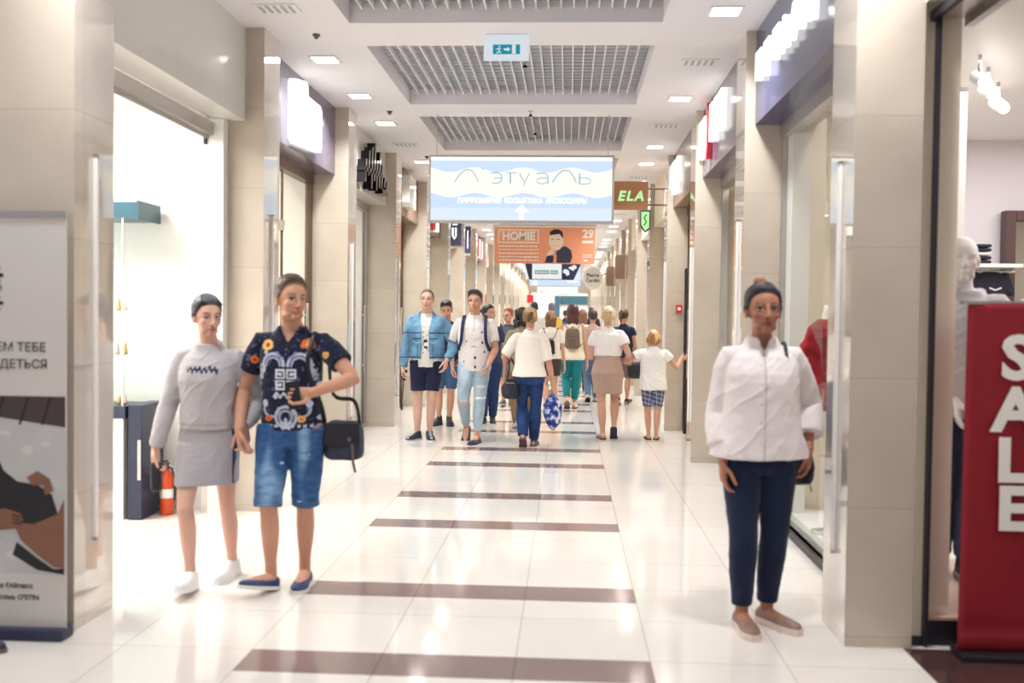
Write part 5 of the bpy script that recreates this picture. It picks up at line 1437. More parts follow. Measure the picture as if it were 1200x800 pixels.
# person 1: sweatshirt dress
def sweat_col(V, N, col, P):
    x, y, z = V.T; fr = y > .02
    zz = 1.262 + .010 * np.sign(np.sin(x * 230)) * (np.abs(np.sin(x * 230)) ** .5) + .004 * np.sin(x * 90)
    m = fr & (np.abs(z - zz) < .010) & (x > -.095) & (x < .085)
    m |= fr & (np.abs(z - 1.262) < .006) & (x > -.095) & (x < .085) & (np.sin(x * 60) > -.3)
    put(col, m, A3(40, 48, 84))
    return col
def skirt_side(V, N, col, P):
    x, y, z = V.T
    put(col, (np.abs(np.abs(N[:, 0])) > .80) & (np.abs(y - .035) < .014), A3(56, 64, 96)); return col
GREY = A3(186, 182, 186)
p1 = person(dict(vox=.0048, H=1.67, sex='f', loc=(-2.045, 5.62), rot=180, lean=1, look=(40, -4, 0), head=.97, skin=A3(220, 174, 154), lips=A3(170, 84, 84), haircol=A3(52, 48, 56), hair='headband', w=.98, legw=.88,
    feet={'R': (.045, .16, 4, -10), 'L': (-.075, -.20, -4, 0)},
    hand={'R': ((-2.315, 5.52, .79), (.5, -1, 0), (.06, -.1, -1), (1, -.1, 0), .9), 'L': ((-1.825, 5.56, .915), (-.5, -1, 0), (.16, -.05, -1), (-.5, .3, 0), .9)},
    wear=[('bottoms', 'skirt', dict(skirt=.365, waist=.56, ease=.012, col=A3(176, 172, 178), mat='knit', hemw=.96, hemd=1.06, colf=skirt_side, wr=.004)),
          ('top', 'sweatshirt', dict(hem=.572, ease=.022, sleeve=1.97, sease=.020, cuff=True, rib=True, loose=.55, col=GREY, mat='knit', colf=sweat_col, wr=.011, neck='crew', vox=.005))],
    shoes=dict(kind='sneaker', col=A3(236, 234, 234), sole=A3(244, 242, 240))),
    'person in grey sweatshirt and short grey skirt, hand in hand with the printed t-shirt')

# person 2: printed t-shirt and denim shorts
def print_col(V, N, col, P):
    x, y, z = V.T; fr = y > -.01; ax = np.abs(x); W = A3(196, 202, 222); Gd = A3(118, 124, 160); OR = A3(222, 118, 56); YE = A3(238, 190, 110); RD = A3(176, 52, 44)
    nz = vnoise(V * 42, 4) + .5 * vnoise(V * 80, 6); put(col, nz > .30, Gd * .55)
    put(col, nz < -.38, A3(56, 60, 96))
    def on(m, c): put(col, m & fr, c)
    on(ring_mask(ax, z, .075, 1.275, .062, .008) & (z > 1.268), W); on(ring_mask(ax, z, .075, 1.275, .042, .006) & (z > 1.268), W * .8)
    on((np.hypot(ax - .142, (z - 1.255) * .8) < .022) & (nz > -.2), W); on((np.hypot(ax - .152, (z - 1.215) * .7) < .016), W * .85)
    on(ring_mask(ax, z, .0, 1.365, .055 + 0 * ax, .007) & (z < 1.35) & (ax > .012), Gd * 1.5)
    on(ring_mask(x, z, 0, .985, .058, .008), W * .9); on(ring_mask(x, z, 0, .985, .036, .006), W * .7); on(ring_mask(ax, z, .085, 1.03, .045, .007) & (z < 1.04), W * .8)
    on((np.hypot(ax - .125, (z - 1.06) * .9) < .018), W)
    for sx_, sz_ in ((.165, 1.11), (.17, 1.17), (.12, 1.345), (.06, 1.10), (.17, .98)): on((np.abs(ax - sx_) + np.abs(z - sz_) < .016) | (np.hypot(ax - sx_, z - sz_) < .007), W)
    star = np.hypot(x, z - .945) < .026 + .012 * np.cos(5 * np.arctan2(x, z - .945)); on(star, W)
    # square four-part emblem on the chest
    cx, cz, h = .0, 1.195, .058
    u, v = (x - cx) / h, (z - cz) / h; inn = (np.abs(u) < 1) & (np.abs(v) < 1); cell = inn & (np.abs(u) > .06) & (np.abs(v) > .06); on(inn, A3(28, 32, 52)); on(cell, A3(222, 226, 238))
    a, b = np.abs(u) - .53, np.abs(v) - .53
    dk = (np.abs(a) < .30) & (np.abs(b) < .30) & ~((np.abs(a) < .16) & (np.abs(b) < .14)) & ~((a > .0) & (np.abs(b - .0) < .10)); on(dk & cell, A3(28, 32, 52))
    zz = 1.108; on((np.abs(z - zz - .010 * np.sign(np.sin(x * 150)) * np.abs(np.sin(x * 150))) < .0085) & (np.abs(x) < .068), W)
    for sx_, sz_, c1, c2, rr in ((.115, 1.385, YE, RD, .034), (-.115, 1.395, OR, YE, .034), (.20, 1.30, OR, RD, .024), (-.215, 1.33, YE, OR, .022), (.105, .975, OR, RD, .020), (-.085, .975, YE, OR, .022), (-.155, 1.20, Gd, W, .016)):
        d_ = np.hypot(x - sx_, (z - sz_) * 1.15) * (1 + .5 * vnoise(V * 60, 7)); on(d_ < rr, c1); on(d_ < rr * .45, c2)
    hem = (.505 * P.H); on((np.abs(z - .935) < .0085) & (np.mod(x + 2, .032) < .018), W)
    return col
def jeans_col(V, N, col, P):
    x, y, z = V.T; f_ = sstep(vnoise(V * np.array([9, 9, 5]), 3) + .6 * np.exp(-((np.abs(x) - .09) / .045) ** 2) * (y > 0) - .28, -.1, .45)[:, None]
    col = col * (1 - .75 * f_) + A3(140, 176, 210) * .75 * f_
    col *= (1 + .6 * vnoise(V * np.array([24, 24, 60]), 9))[:, None]
    tear = (vnoise(V * np.array([16, 16, 22]), 12) > .40) & (y > .03) & (z < .82); put(col, tear, A3(196, 206, 216)); tear = (vnoise(V * np.array([13, 13, 26]), 15) < -.42) & (y > .03) & (z < .72); put(col, tear, A3(30, 40, 66))
    put(col, z < .50, A3(64, 100, 146)) if P.H > 1.75 and P.sex == 'm' else None
    return col
p2 = person(dict(vox=.0048, H=1.765, sex='m', loc=(-1.560, 5.60), rot=180, lean=0, look=(40, 0, -3), head=1.02, skin=A3(204, 152, 126), haircol=A3(76, 56, 46), brow=A3(110, 84, 70), hair='short', w=.90, armw=1.04, legw=.96, shw=.98,
    feet={'R': (.095, .10, -24, -14), 'L': (-.060, -.09, 4, 0)},
    hand={'R': ((-1.825, 5.49, .905), (.6, -1, 0), (.12, -.05, -1), (.9, .3, 0), .9), 'L': ((-1.375, 5.33, 1.135), (-1, -.5, .1), (-1, -.25, -.18), (-.15, -1, .1), 1.1, .8)},
    wear=[('bottoms', 'denim_shorts', dict(len=1.04, ease=.018, flare=.006, col=A3(58, 94, 142), mat='denim', colf=jeans_col, wr=.010, vox=.006)),
          ('top', 't_shirt', dict(hem=.515, ease=.016, sleeve=.58, sease=.016, sflare=.010, loose=.50, neck='v', vz=1.405, vs=.62, ztop=.846, col=A3(30, 34, 56), colf=print_col, wr=.008, vox=.0042))],
    shoes=dict(kind='slip', col=A3(44, 60, 104), sole=A3(226, 220, 216))),
    'person in dark printed v-neck t-shirt and ripped denim shorts, head turned aside')

# person 3: white shirt, walking alone on the right
def whiteshirt(V, N, col, P):
    x, y, z = V.T; put(col, (np.abs(x - .006) < .0035) & (y > .03), A3(206, 198, 198))
    put(col, (y > .03) & (np.abs(x - .02) < .005) & (np.mod(z, .095) < .009), A3(190, 184, 186)); return col
p3 = person(dict(vox=.0048, H=1.735, sex='f', loc=(.980, 5.12), rot=180, lean=1, look=(2, 2, 0), head=1.05, skin=A3(170, 116, 94), lips=A3(120, 64, 62), haircol=A3(40, 34, 42), buncol=A3(176, 120, 84), hair='topknot', w=1.06, legw=.98, armw=1.04, shw=1.0,
    feet={'R': (.078, .02, 6, 0), 'L': (-.062, -.06, 32, 0)}, kneepole={'R': (-.1, 1, 0), 'L': (-.15, 1, 0)},
    hand={'R': ((.790, 5.06, .845), (.35, -1, 0), (.02, -.08, -1), (1, .1, 0), .55), 'L': ((1.225, 5.12, .905), (-.5, -1, 0), (-.1, -.1, -1), (-1, 0, 0), .7)},
    wear=[('bottoms', 'trousers', dict(len=1.90, ease=.013, taper=.8, waist=.57, col=A3(32, 40, 66), mat='cloth', wr=.006, vox=.0055)),
          ('top', 'shirt', dict(hem=.500, ease=.026, sleeve=1.66, sease=.012, sflare=.020, loose=.70, flare=.10, neck='collar', vz=1.405, vs=.42, ztop=.848, col=A3(238, 228, 228), colf=whiteshirt, wr=.009, wsc=.9, vox=.0055))],
    shoes=dict(kind='slip', col=A3(140, 108, 98), sole=A3(226, 208, 196), sole_h=.034, colf=lambda q, c, H_, L, y0: c * (1 + .5 * vnoise(q * 60, 3))[:, None])),
    'person in loose white shirt and dark navy trousers walking alone on the right')

# person 4: denim jacket
def jacket_col(V, N, col, P):
    x, y, z = V.T; n_ = vnoise(V * np.array([14, 14, 9]), 3); col = col * (1 + .9 * n_)[:, None] + np.array([.03, .05, .07]) * np.clip(n_, 0, 1)[:, None]
    dk = A3(38, 78, 120)
    for zc in (1.33, ): put(col, (np.abs(z - zc) < .006) & (y > .02), dk)
    put(col, (y > .03) & (np.abs(np.abs(x) - .105) < .05) & (np.abs(z - 1.26) < .006), dk); put(col, (y > .03) & (np.abs(np.abs(x) - .105) < .05) & (np.abs(z - 1.205 - np.abs(np.abs(x) - .105) * .4) < .006), A3(150, 196, 226))
    put(col, (y > .03) & (np.abs(np.abs(x) - .095) < .005) & (z < 1.2), dk); put(col, np.abs(z - 1.03) < .006, dk)
    return col
def tee_print(V, N, col, P):
    x, y, z = V.T; m = (y > .03) & (np.abs(x) < .030) & (z > 1.08) & (z < 1.36); put(col, m & (vnoise(V * np.array([30, 1, 26]), 5) > .05), A3(52, 52, 58)); return col
p4 = person(dict(vox=.007, H=1.865, sex='m', loc=(-1.745, 12.38), rot=180, lean=0, look=(0, 3, 0), head=.98, skin=A3(222, 178, 158), haircol=A3(104, 84, 72), hair='buzz', w=1.02, legw=.98,
    feet={'R': (.105, .02, -20, 0), 'L': (-.045, .0, 14, 0)}, kneepole={'R': (0, 1, 0), 'L': (0, 1, 0)},
    hand={'R': ((-2.025, 12.26, .90), (.8, -.8, 0), (.06, -.1, -1), (1, .0, 0), .9), 'L': ((-1.475, 12.20, 1.00), (-1, -.8, 0), (-.15, -.2, -1), (-1, .2, 0), .6)},
    wear=[('bottoms', 'shorts', dict(len=.80, ease=.016, flare=.002, col=A3(36, 40, 66), wr=.008)),
          ('top', 't_shirt', dict(hem=.487, ease=.012, sleeve=0, loose=.8, col=A3(240, 236, 230), colf=tee_print, wr=.010)),
          ('top', 'denim_jacket', dict(hem=.545, ease=.034, sleeve=1.95, sease=.022, loose=.70, neck='collar', cuff=True, ztop=.848, col=A3(108, 150, 180), mat='denim', colf=jacket_col, wr=.014, wsc=.9, open=(-.0, [.9, 1.1, 1.35, 1.5, 1.6], [.055, .046, .040, .065, .075])))],
    shoes=dict(kind='sneaker', col=A3(36, 40, 56), sole=A3(220, 216, 214), colf=lambda q, c, H_, L, y0: np.where((np.abs(q[:, 0]) < .014)[:, None] & (q[:, 1] > .02)[:, None] & (np.sin(q[:, 1] * 160) > .2)[:, None], A3(206, 210, 220), c))),
    'person in light blue denim jacket over white t-shirt and dark shorts')

# person 5: boy behind
p5 = person(dict(vox=.009, H=1.735, sex='m', loc=(-1.70, 14.05), rot=180, look=(5, -12, 4), skin=A3(208, 158, 134), haircol=A3(44, 36, 38), hair='quiff', w=.98,
    feet={'R': (.095, .02, -22, 0), 'L': (-.05, .0, 12, 0)}, hand={'R': ((-1.93, 14.0, .93), (.6, -1, 0)), 'L': ((-1.47, 13.98, .95), (-.6, -1, 0))},
    wear=[('bottoms', 'denim_shorts', dict(len=.92, ease=.014, flare=.0, col=A3(70, 100, 140), mat='denim')), ('top', 't_shirt', dict(hem=.50, ease=.022, sleeve=.7, sease=.022, col=A3(38, 42, 66)))],
    shoes=dict(kind='boot', col=A3(52, 54, 66), sole=A3(70, 70, 80))),
    'person in black t-shirt and shorts walking half hidden behind the denim jacket')

# person 6: white polo with backpack straps
SPOTS = [(-.10, 1.36, .016), (.09, 1.25, .014), (-.105, 1.235, .018), (-.13, 1.12, .018), (-.02, 1.05, .022), (-.02, .935, .022), (-.14, .96, .016), (.12, 1.0, .014), (-.24, 1.24, .018), (.22, 1.25, .012), (.13, .90, .014), (.02, 1.33, .007)]
def polo_col(V, N, col, P):
    x, y, z = V.T
    for a, b, r in SPOTS: put(col, (np.hypot((x - a) * 1.3, (z - b) * .9) < r * .8) & (y > -.03), A3(48, 52, 84))
    put(col, (np.abs(z - 1.185 - .006 * np.sin(x * 160)) < .006) & (np.abs(x - .0) < .032) & (y > .03), A3(120, 120, 140)); put(col, (np.abs(x) < .004) & (y > .03) & (z > 1.36), A3(200, 192, 190))
    return col
def ripped(V, N, col, P):
    x, y, z = V.T; n_ = vnoise(V * np.array([10, 10, 6]), 8); col = col * (1 + .5 * n_)[:, None]
    put(col, (y > .0) & (np.abs(z - .50) < .018) & (x > .03) & (vnoise(V * 22, 3) > -.2), A3(222, 176, 150)); put(col, (y > .0) & (np.abs(z - .70) < .014) & (x < -.04) & (vnoise(V * 20, 4) > -.1), A3(226, 210, 200)); put(col, (y > 0) & (np.abs(z - .56) < .01) & (x < -.03), A3(240, 240, 240)); return col
p6 = person(dict(vox=.007, H=1.855, sex='m', loc=(-1.140, 12.30), rot=180, lean=0, look=(-6, 8, 2), head=1.0, skin=A3(208, 160, 136), haircol=A3(46, 40, 44), beard=.22, hair='quiff', w=.98, legw=.95,
    feet={'R': (.10, -.22, -2, 48), 'L': (-.055, .16, -14, 0)},
    hand={'R': ((-1.405, 12.22, .935), (.7, -1, 0), (.04, -.1, -1), (1, 0, 0), .7), 'L': ((-.955, 12.10, .945), (-.8, -1, 0), (-.22, -.2, -1), (-1, .1, 0), .7)},
    wear=[('bottoms', 'jeans', dict(len=1.86, ease=.016, taper=.7, col=A3(176, 196, 212), mat='denim', colf=ripped, wr=.010)),
          ('top', 'polo_shirt', dict(hem=.478, ease=.022, sleeve=.72, sease=.020, loose=.65, neck='collar', ztop=.848, col=A3(240, 234, 232), colf=polo_col, wr=.009, vox=.006))],
    shoes=dict(kind='slip', col=A3(46, 52, 80), sole=A3(70, 66, 80))),
    'person in white spotted polo shirt and pale ripped jeans wearing a backpack')

# person 7: back view, white top and blue jeans
p7 = person(dict(vox=.007, H=1.645, sex='f', loc=(-.445, 11.88), rot=0, lean=2, look=(0, 0, 0), head=1.03, skin=A3(198, 148, 124), haircol=A3(150, 112, 80), hair2=A3(214, 178, 136), buncol=A3(112, 80, 60), hair='updo', w=1.08, armw=1.12, legw=.94,
    feet={'L': (-.062, -.17, 0, 38), 'R': (.058, .08, -4, 0)},
    hand={'R': ((-.165, 11.88, .73), (.8, -1, 0), (.06, 0, -1), (-1, .1, 0), 1.2, .8), 'L': ((-.62, 12.10, 1.0), (-1, -.9, -.2), (.2, 1, -.1), (.8, 0, -.4), .8)},
    wear=[('bottoms', 'jeans', dict(len=1.97, ease=.010, taper=2.2, col=A3(42, 66, 112), mat='denim', colf=lambda V, N, c, P: c * (1 + .5 * vnoise(V * np.array([12, 12, 7]), 3))[:, None], wr=.008)),
          ('top', 't_shirt', dict(hem=.512, ease=.022, sleeve=.88, sease=.020, loose=.65, flare=.03, col=A3(240, 230, 220), wr=.010))],
    shoes=dict(kind='sneaker', col=A3(70, 72, 100), sole=A3(110, 84, 88))),
    'person with fair pinned up hair seen from behind in white top and blue jeans')

# person 8: teal trousers
p8 = person(dict(vox=.009, H=1.74, sex='f', loc=(.085, 16.85), rot=0, lean=1, head=1.04, skin=A3(206, 158, 134), haircol=A3(86, 52, 48), hair='long', hairlen=.235, w=1.08, armw=1.05,
    feet={'L': (-.075, -.20, 0, 40), 'R': (.045, .05, -6, 0)}, hand={'R': ((.335, 16.85, .80), (.8, -1, 0)), 'L': ((-.16, 16.85, .80), (-.8, -1, 0))},
    wear=[('bottoms', 'trousers', dict(len=1.80, ease=.014, taper=.8, col=A3(30, 128, 134))), ('top', 'blouse', dict(hem=.475, ease=.020, sleeve=0, loose=.6, flare=.03, col=A3(244, 234, 216), wr=.009))],
    shoes=dict(kind='sneaker', col=A3(226, 206, 186), sole=A3(120, 96, 84))),
    'person with long brown hair seen from behind in teal trousers and taupe backpack')

# person 9: beige skirt
p9 = person(dict(vox=.007, H=1.675, sex='f', loc=(.515, 12.78), rot=0, lean=1, look=(0, 0, 0), head=1.04, skin=A3(208, 160, 140), haircol=A3(206, 180, 142), hair2=A3(240, 224, 196), buncol=A3(206, 174, 136), hair='updo', w=1.12, armw=1.12, legw=.98,
    feet={'L': (-.05, -.02, 8, 0), 'R': (.085, -.10, -4, 58)},
    hand={'R': ((.765, 12.93, 1.02), (.35, -1, -.5), (.5, .6, -.3), (0, .4, -1), .9), 'L': ((.36, 13.02, 1.06), (-.3, -1, -.5), (.3, 1, .1), (.5, 0, -.6), .7)},
    wear=[('bottoms', 'skirt', dict(skirt=.345, waist=.655, ease=.016, hemw=1.0, hemd=1.2, col=A3(186, 158, 146), wr=.006)),
          ('top', 't_shirt', dict(hem=.632, ease=.028, sleeve=.50, sease=.032, loose=.3, col=A3(244, 238, 238), wr=.010))],
    shoes=dict(kind='slip', col=A3(150, 112, 100), sole=A3(52, 50, 70), sole_h=.016)),
    'person with pale blonde hair seen from behind in white top and beige skirt')

# person 10: child
def plaid(V, N, col, P):
    x, y, z = V.T; a = np.sin(x * 120) * .5 + np.sin(z * 110) * .5 + np.sin((np.arctan2(y, np.abs(x) - .08)) * 6) * .3
    col = col * (1 + .35 * a)[:, None]; put(col, (np.mod(z + .3 * x, .055) < .007), A3(206, 206, 220)); put(col, (np.mod(np.arctan2(y, np.abs(x) - .07), 1.05) < .13), A3(190, 192, 210)); return col
p10 = person(dict(vox=.006, H=1.385, sex='m', loc=(1.095, 12.80), rot=0, lean=1, look=(10, 0, 0), head=1.10, skin=A3(212, 162, 138), haircol=A3(168, 116, 76), hair2=A3(232, 194, 140), hair='bob', w=.98, shw=1.0,
    feet={'L': (-.045, .02, 4, 0), 'R': (.050, .0, -8, 0)},
    hand={'L': ((.845, 12.96, 1.0), (-.9, -.9, -.3), (-.6, .5, .3), (0, .3, -1), .8), 'R': ((1.46, 12.98, 1.02), (.2, -.6, -1), (1, .35, .35), (-.2, 1, 0), .25)},
    wear=[('bottoms', 'shorts', dict(len=.88, ease=.012, flare=.003, col=A3(84, 92, 128), colf=plaid, wr=.006, vox=.006)),
          ('top', 't_shirt', dict(hem=.463, ease=.026, sleeve=.42, sease=.024, sflare=.01, loose=.8, flare=.05, col=A3(244, 242, 242), wr=.012))],
    shoes=dict(kind='sandal', col=A3(110, 84, 70), sole=A3(60, 52, 52), sole_h=.018)),
    'child in white t-shirt and checked shorts reaching a hand to the shop door')

# the others, further in
def simple(label, H_, sex, loc, rot, hairk, hc, skin, topc, botc, shoec, hem=.50, sleeve=.6, ln=2.0, skirt=None, look=(0, 0, 0), w=1.0, step=.12, vox=.011, glasses_=False, mat='cloth', dress=False, colf=None, hairlen=.2, hair2=None, sole=None):
    hp = lambda s: rz(R(rot)) @ np.array([s * .14 * H_, .03, 0]) + np.array([loc[0], loc[1], .47 * H_])
    wear = []
    g = dict(hem=hem, ease=.022, sleeve=sleeve, sease=.020, loose=.55, col=topc, mat=mat, wr=.009)
    if colf: g['colf'] = colf
    if skirt: wear.append(('bottoms', 'dress_skirt' if dress else 'skirt', dict(skirt=skirt, ease=.02, waist=.60, col=topc if dress else botc, mat=mat, hemw=1.0, hemd=1.2)))
    else: wear.append(('bottoms', 'trousers' if ln > 1.5 else 'shorts', dict(len=ln, ease=.018, col=botc)))
    wear.append(('top', 'dress_top' if dress else 'shirt', g))
    S = dict(vox=vox, H=H_, sex=sex, loc=loc, rot=rot, look=look, skin=skin, haircol=hc, hair=hairk, w=w, glasses=glasses_, hairlen=hairlen,
             feet={'R': (.06, step, -6, -8 if step > .1 else 0), 'L': (-.06, -step, 6, 25 if step > .1 else 0)}, hand={'R': (hp(1), (.6, -1, 0)), 'L': (hp(-1), (-.6, -1, 0))}, wear=wear, shoes=dict(kind='sneaker', col=shoec, sole=sole if sole is not None else A3(210, 204, 200)))
    if hair2 is not None: S['hair2'] = hair2
    return person(S, label)
SK = A3(206, 158, 134)
p11 = simple('person with dark ponytail in navy top behind the beige skirt', 1.68, 'f', (.985, 17.7), -14, 'ponytail', A3(84, 60, 52), SK, A3(40, 44, 66), A3(124, 100, 92), A3(52, 50, 58), ln=.95, sleeve=.35, look=(-18, 0, 0))
p12 = simple('person with short red hair and glasses in a dark grey dress', 1.665, 'f', (-1.02, 17.2), 180, 'short', A3(146, 66, 52), SK, A3(84, 88, 98), A3(84, 88, 98), A3(60, 56, 60), skirt=.30, dress=True, look=(-34, 0, 0), glasses_=True, mat='knit', sleeve=.5, hem=.5)
p13 = simple('person with dark curly hair in a khaki top beyond the blue jeans', 1.655, 'f', (-.625, 13.75), 4, 'curly', A3(56, 40, 40), SK, A3(166, 152, 122), A3(140, 108, 82), A3(64, 60, 66), sleeve=.5, hem=.47, w=1.04)
p14 = simple('person with dark short hair in pale grey shirt far ahead', 1.84, 'm', (-.745, 22.3), 0, 'short', A3(44, 44, 60), SK, A3(214, 210, 204), A3(70, 74, 96), A3(60, 60, 66))
p15 = simple('person with grey hair in a yellow shirt far ahead', 1.85, 'm', (-.40, 24.5), -10, 'short', A3(104, 104, 124), SK, A3(226, 182, 84), A3(70, 70, 84), A3(60, 60, 66))
p16 = simple('person with brown bobbed hair in a white top with black crossed straps', 1.625, 'f', (-.27, 16.2), 0, 'shoulder', A3(112, 78, 60), SK, A3(240, 232, 220), A3(70, 60, 60), A3(60, 56, 60), skirt=.36, hem=.53, hairlen=.13, hair2=A3(168, 128, 96))
p17 = simple('person with dark brown hair in a mauve top and jeans beside the beige skirt', 1.665, 'f', (.455, 18.2), -4, 'bun', A3(66, 50, 48), SK, A3(186, 160, 148), A3(92, 116, 146), A3(210, 200, 196), sleeve=.9, w=1.06, sole=A3(40, 40, 50))
p18 = simple('person with light brown hair in a cream top hidden beyond the long brown hair', 1.675, 'f', (.30, 20.2), 0, 'long', A3(130, 92, 70), SK, A3(236, 222, 204), A3(80, 80, 90), A3(60, 60, 66), hairlen=.2)
p19 = simple('person with black hair and dark clothes, small and far on the right', 1.80, 'm', (.71, 30.0), 0, 'short', A3(36, 36, 46), SK, A3(56, 54, 70), A3(50, 52, 66), A3(40, 40, 46))
p20 = simple('person with dark ponytail hidden behind the white polo', 1.70, 'f', (-1.120, 14.3), 180, 'ponytail', A3(36, 34, 48), SK, A3(60, 66, 100), A3(44, 62, 104), A3(52, 54, 64), ln=1.93, look=(55, 0, 0), step=.05)
p21 = simple('tiny distant person in dark blue, middle of the corridor', 1.72, 'm', (-.08, 33.5), 0, 'short', A3(48, 52, 70), SK, A3(64, 76, 112), A3(48, 52, 70), A3(40, 40, 46))
p22 = simple('tiny distant person in pale blue, beside the one in dark blue', 1.66, 'f', (.22, 35.0), 0, 'shoulder', A3(70, 64, 76), SK, A3(150, 166, 200), A3(60, 64, 84), A3(40, 40, 46))

# ------------------------------------------------------------------ carried things
B = M
def carried():
    # phone in the printed t-shirt's hand
    c, d, n, t = p2.palm['L']; r = own('smartphone', 'dark phone held at the belly of the printed t-shirt', 'phone', p2)
    m = MB(); Fm = np.stack([t, d, n], 1); c2 = c + n * .010 + d * .015
    V = np.array([(a, b, e) for e in (0, .009) for a, b in ((-.075, -.035), (.075, -.035), (.075, .035), (-.075, .035))]) @ Fm.T + c2
    m.add(V, [(0, 3, 2, 1), (4, 5, 6, 7), (0, 1, 5, 4), (1, 2, 6, 5), (2, 3, 7, 6), (3, 0, 4, 7)]); m.build('body', B['black'], r)
    # shoulder bag of the printed t-shirt
    r = own('shoulder_bag', 'dark messenger bag hanging at the hip of the printed t-shirt', 'bag', p2)
    bc = p2.tol((-1.265, 5.64, .845)); soft_bag(r, 'body', bc, (.112, .055, .115), B['bagnavy'], R(-8), .42, .08)
    m = MB(); V0 = [bc + np.array(q) for q in ((.10, .058, .10), (-.10, .058, .10), (-.105, .064, -.03), (.105, .064, -.03))]; m.add(V0 + [v + np.array([0, -.012, 0]) for v in V0], [(0, 1, 2, 3), (7, 6, 5, 4), (0, 4, 5, 1), (1, 5, 6, 2), (2, 6, 7, 3), (3, 7, 4, 0)]); m.build('flap', B['bagblack'], r)
    s = p2.sh['L']; bf = p2.tow
    strap(r, 'strap', [bc + np.array([.11, .0, .08]), bc + np.array([.125, .04, .20]), s + np.array([.06, .115, -.14]), s + np.array([.045, .062, .028]), s + np.array([.04, .0, .054]), s + np.array([.0, -.09, -.06]), s + np.array([-.04, -.08, -.30]), bc + np.array([-.05, -.03, .22]), bc + np.array([-.09, 0, .09])], .013, B['black'])
    m = MB(); m.tube([bc + np.array([-.06, .07, -.02]), bc + np.array([-.07, .075, -.12]), bc + np.array([-.08, .07, -.17])], .008, 6); m.ell(bc + np.array([-.045, .075, .01]), (.012, .008, .014)); m.build('key_tag', B['taupe'], r)
    # black pouch of the sweatshirt
    c, d, n, t = p1.palm['R']; r = own('wrist_pouch', 'small black pouch with straps in the hand of the grey sweatshirt', 'bag', p1)
    m = MB(); m.ell(c + np.array([.0, .03, -.08]), (.03, .022, .085), None, 18, 12, e=.5); m.build('pouch', B['bagblack'], r)
    strap(r, 'strap', [c + np.array([.0, .03, .0]), c + np.array([.045, .05, -.01]), c + np.array([.05, .05, -.05]), c + np.array([.02, .04, -.06])], .006, B['black']); strap(r, 'strap', [c + np.array([-.0, .04, -.02]), c + np.array([-.035, .05, -.10]), c + np.array([-.03, .04, -.20])], .005, B['black'])
    # shoulder bag of the white shirt
    r = own('shoulder_bag', 'small dark bag on a thin strap behind the hip of the white shirt', 'bag', p3)
    bc = p3.tol((1.21, 5.30, .80)); soft_bag(r, 'body', bc, (.085, .05, .10), B['bagblack'], .2)
    s = p3.sh['L']; strap(r, 'strap', [bc + np.array([.05, .02, .08]), s + np.array([.055, .125, -.17]), s + np.array([.052, .105, -.04]), s + np.array([.05, .045, .058]), s + np.array([.05, -.04, .055]), s + np.array([.03, -.12, -.12]), bc + np.array([.0, -.05, .25]), bc + np.array([-.04, -.01, .09])], .008, B['bagnavy'])
    strap(r, 'strap_end', [bc + np.array([-.03, .05, .05]), bc + np.array([-.075, .06, .0]), bc + np.array([-.05, .07, -.06]), bc + np.array([-.06, .07, -.12])], .008, B['bagblack'])
    # cord stick of the denim jacket
    c, d, n, t = p4.palm['R']; r = own('walking_stick', 'thin dark stick with a tip held by the denim jacket', 'stick', p4)
    m = MB(); m.tube([c + np.array([.0, .01, .05]), c + np.array([.03, .02, -.39])], .006, 8); m.build('shaft', B['black'], r)
    m = MB(); m.tube([c + np.array([.03, .02, -.37]), c + np.array([.031, .02, -.43])], .014, 8); m.build('tip', B['rubber'], r); m = MB(); m.tube([c + np.array([-.02, .01, .04]), c + np.array([.02, .02, .0]), c + np.array([.0, .02, -.06])], .02, 8); m.build('grip', B['bagblack'], r)
    # backpack of the polo: straps over both shoulders
    def backpack(P, lab, mat, w, h, dpt, zc, sw, smat, crossed=False, nm='backpack'):
        r = own(nm, lab, 'backpack', P); H_ = P.H; c = P.sp((0, -.062 * H_ - dpt, zc)); soft_bag(r, 'body', c, (w, dpt, h), mat, 0, .4, .12)
        m = MB(); m.ell(c + np.array([0, -dpt * .85, -h * .35]), (w * .72, dpt * .45, h * .42), None, 18, 12, e=.45); m.build('front_pocket', mat, r)
        m = MB(); m.tube([c + np.array([-.03, dpt * .6, h * .98]), c + np.array([0, dpt * .6, h * 1.16]), c + np.array([.03, dpt * .6, h * .98])], .007, 8); m.build('carry_loop', smat, r)
        for sd, sg in (('R', 1), ('L', -1)):
            s = P.sh[sd]; X = sg * .072 * H_
            q = lambda dx, y, z: P.sp((X + sg * dx, y, z * H_))
            if crossed: pts = [c + np.array([sg * .02, .02, h * .9]), P.sp((sg * .05 * H_, -.068 * H_, .77 * H_)), P.sp((sg * .066 * H_, -.045 * H_, .825 * H_)), P.sp((sg * .075 * H_, .02 * H_, .815 * H_)), P.sp((sg * .086 * H_, .068 * H_, .74 * H_)), P.sp((sg * .11 * H_, .02, .66 * H_)), c + np.array([sg * w * .9, .02, -h * .8])]
            else: pts = [c + np.array([sg * w * .6, dpt * .6, h * .8]), q(0, -.06 * H_, .805), q(.0, -.01 * H_, .843), q(.004, .045 * H_, .812), q(.010, .083 * H_, .74), q(.022, .082 * H_, .67), q(.052, .04 * H_, .615), c + np.array([sg * w * .95, dpt * .4, -h * .75])]
            strap(r, 'shoulder_strap', pts, sw, smat)
        return r
    backpack(p6, 'backpack with navy straps worn over the white polo', B['bagnavy'], .13, .20, .07, 1.17, .020, B['strapnavy'])
    backpack(p8, 'small taupe backpack on the back of the teal trousers wearer', B['taupe'], .125, .17, .055, 1.18, .010, B['taupe'], True)
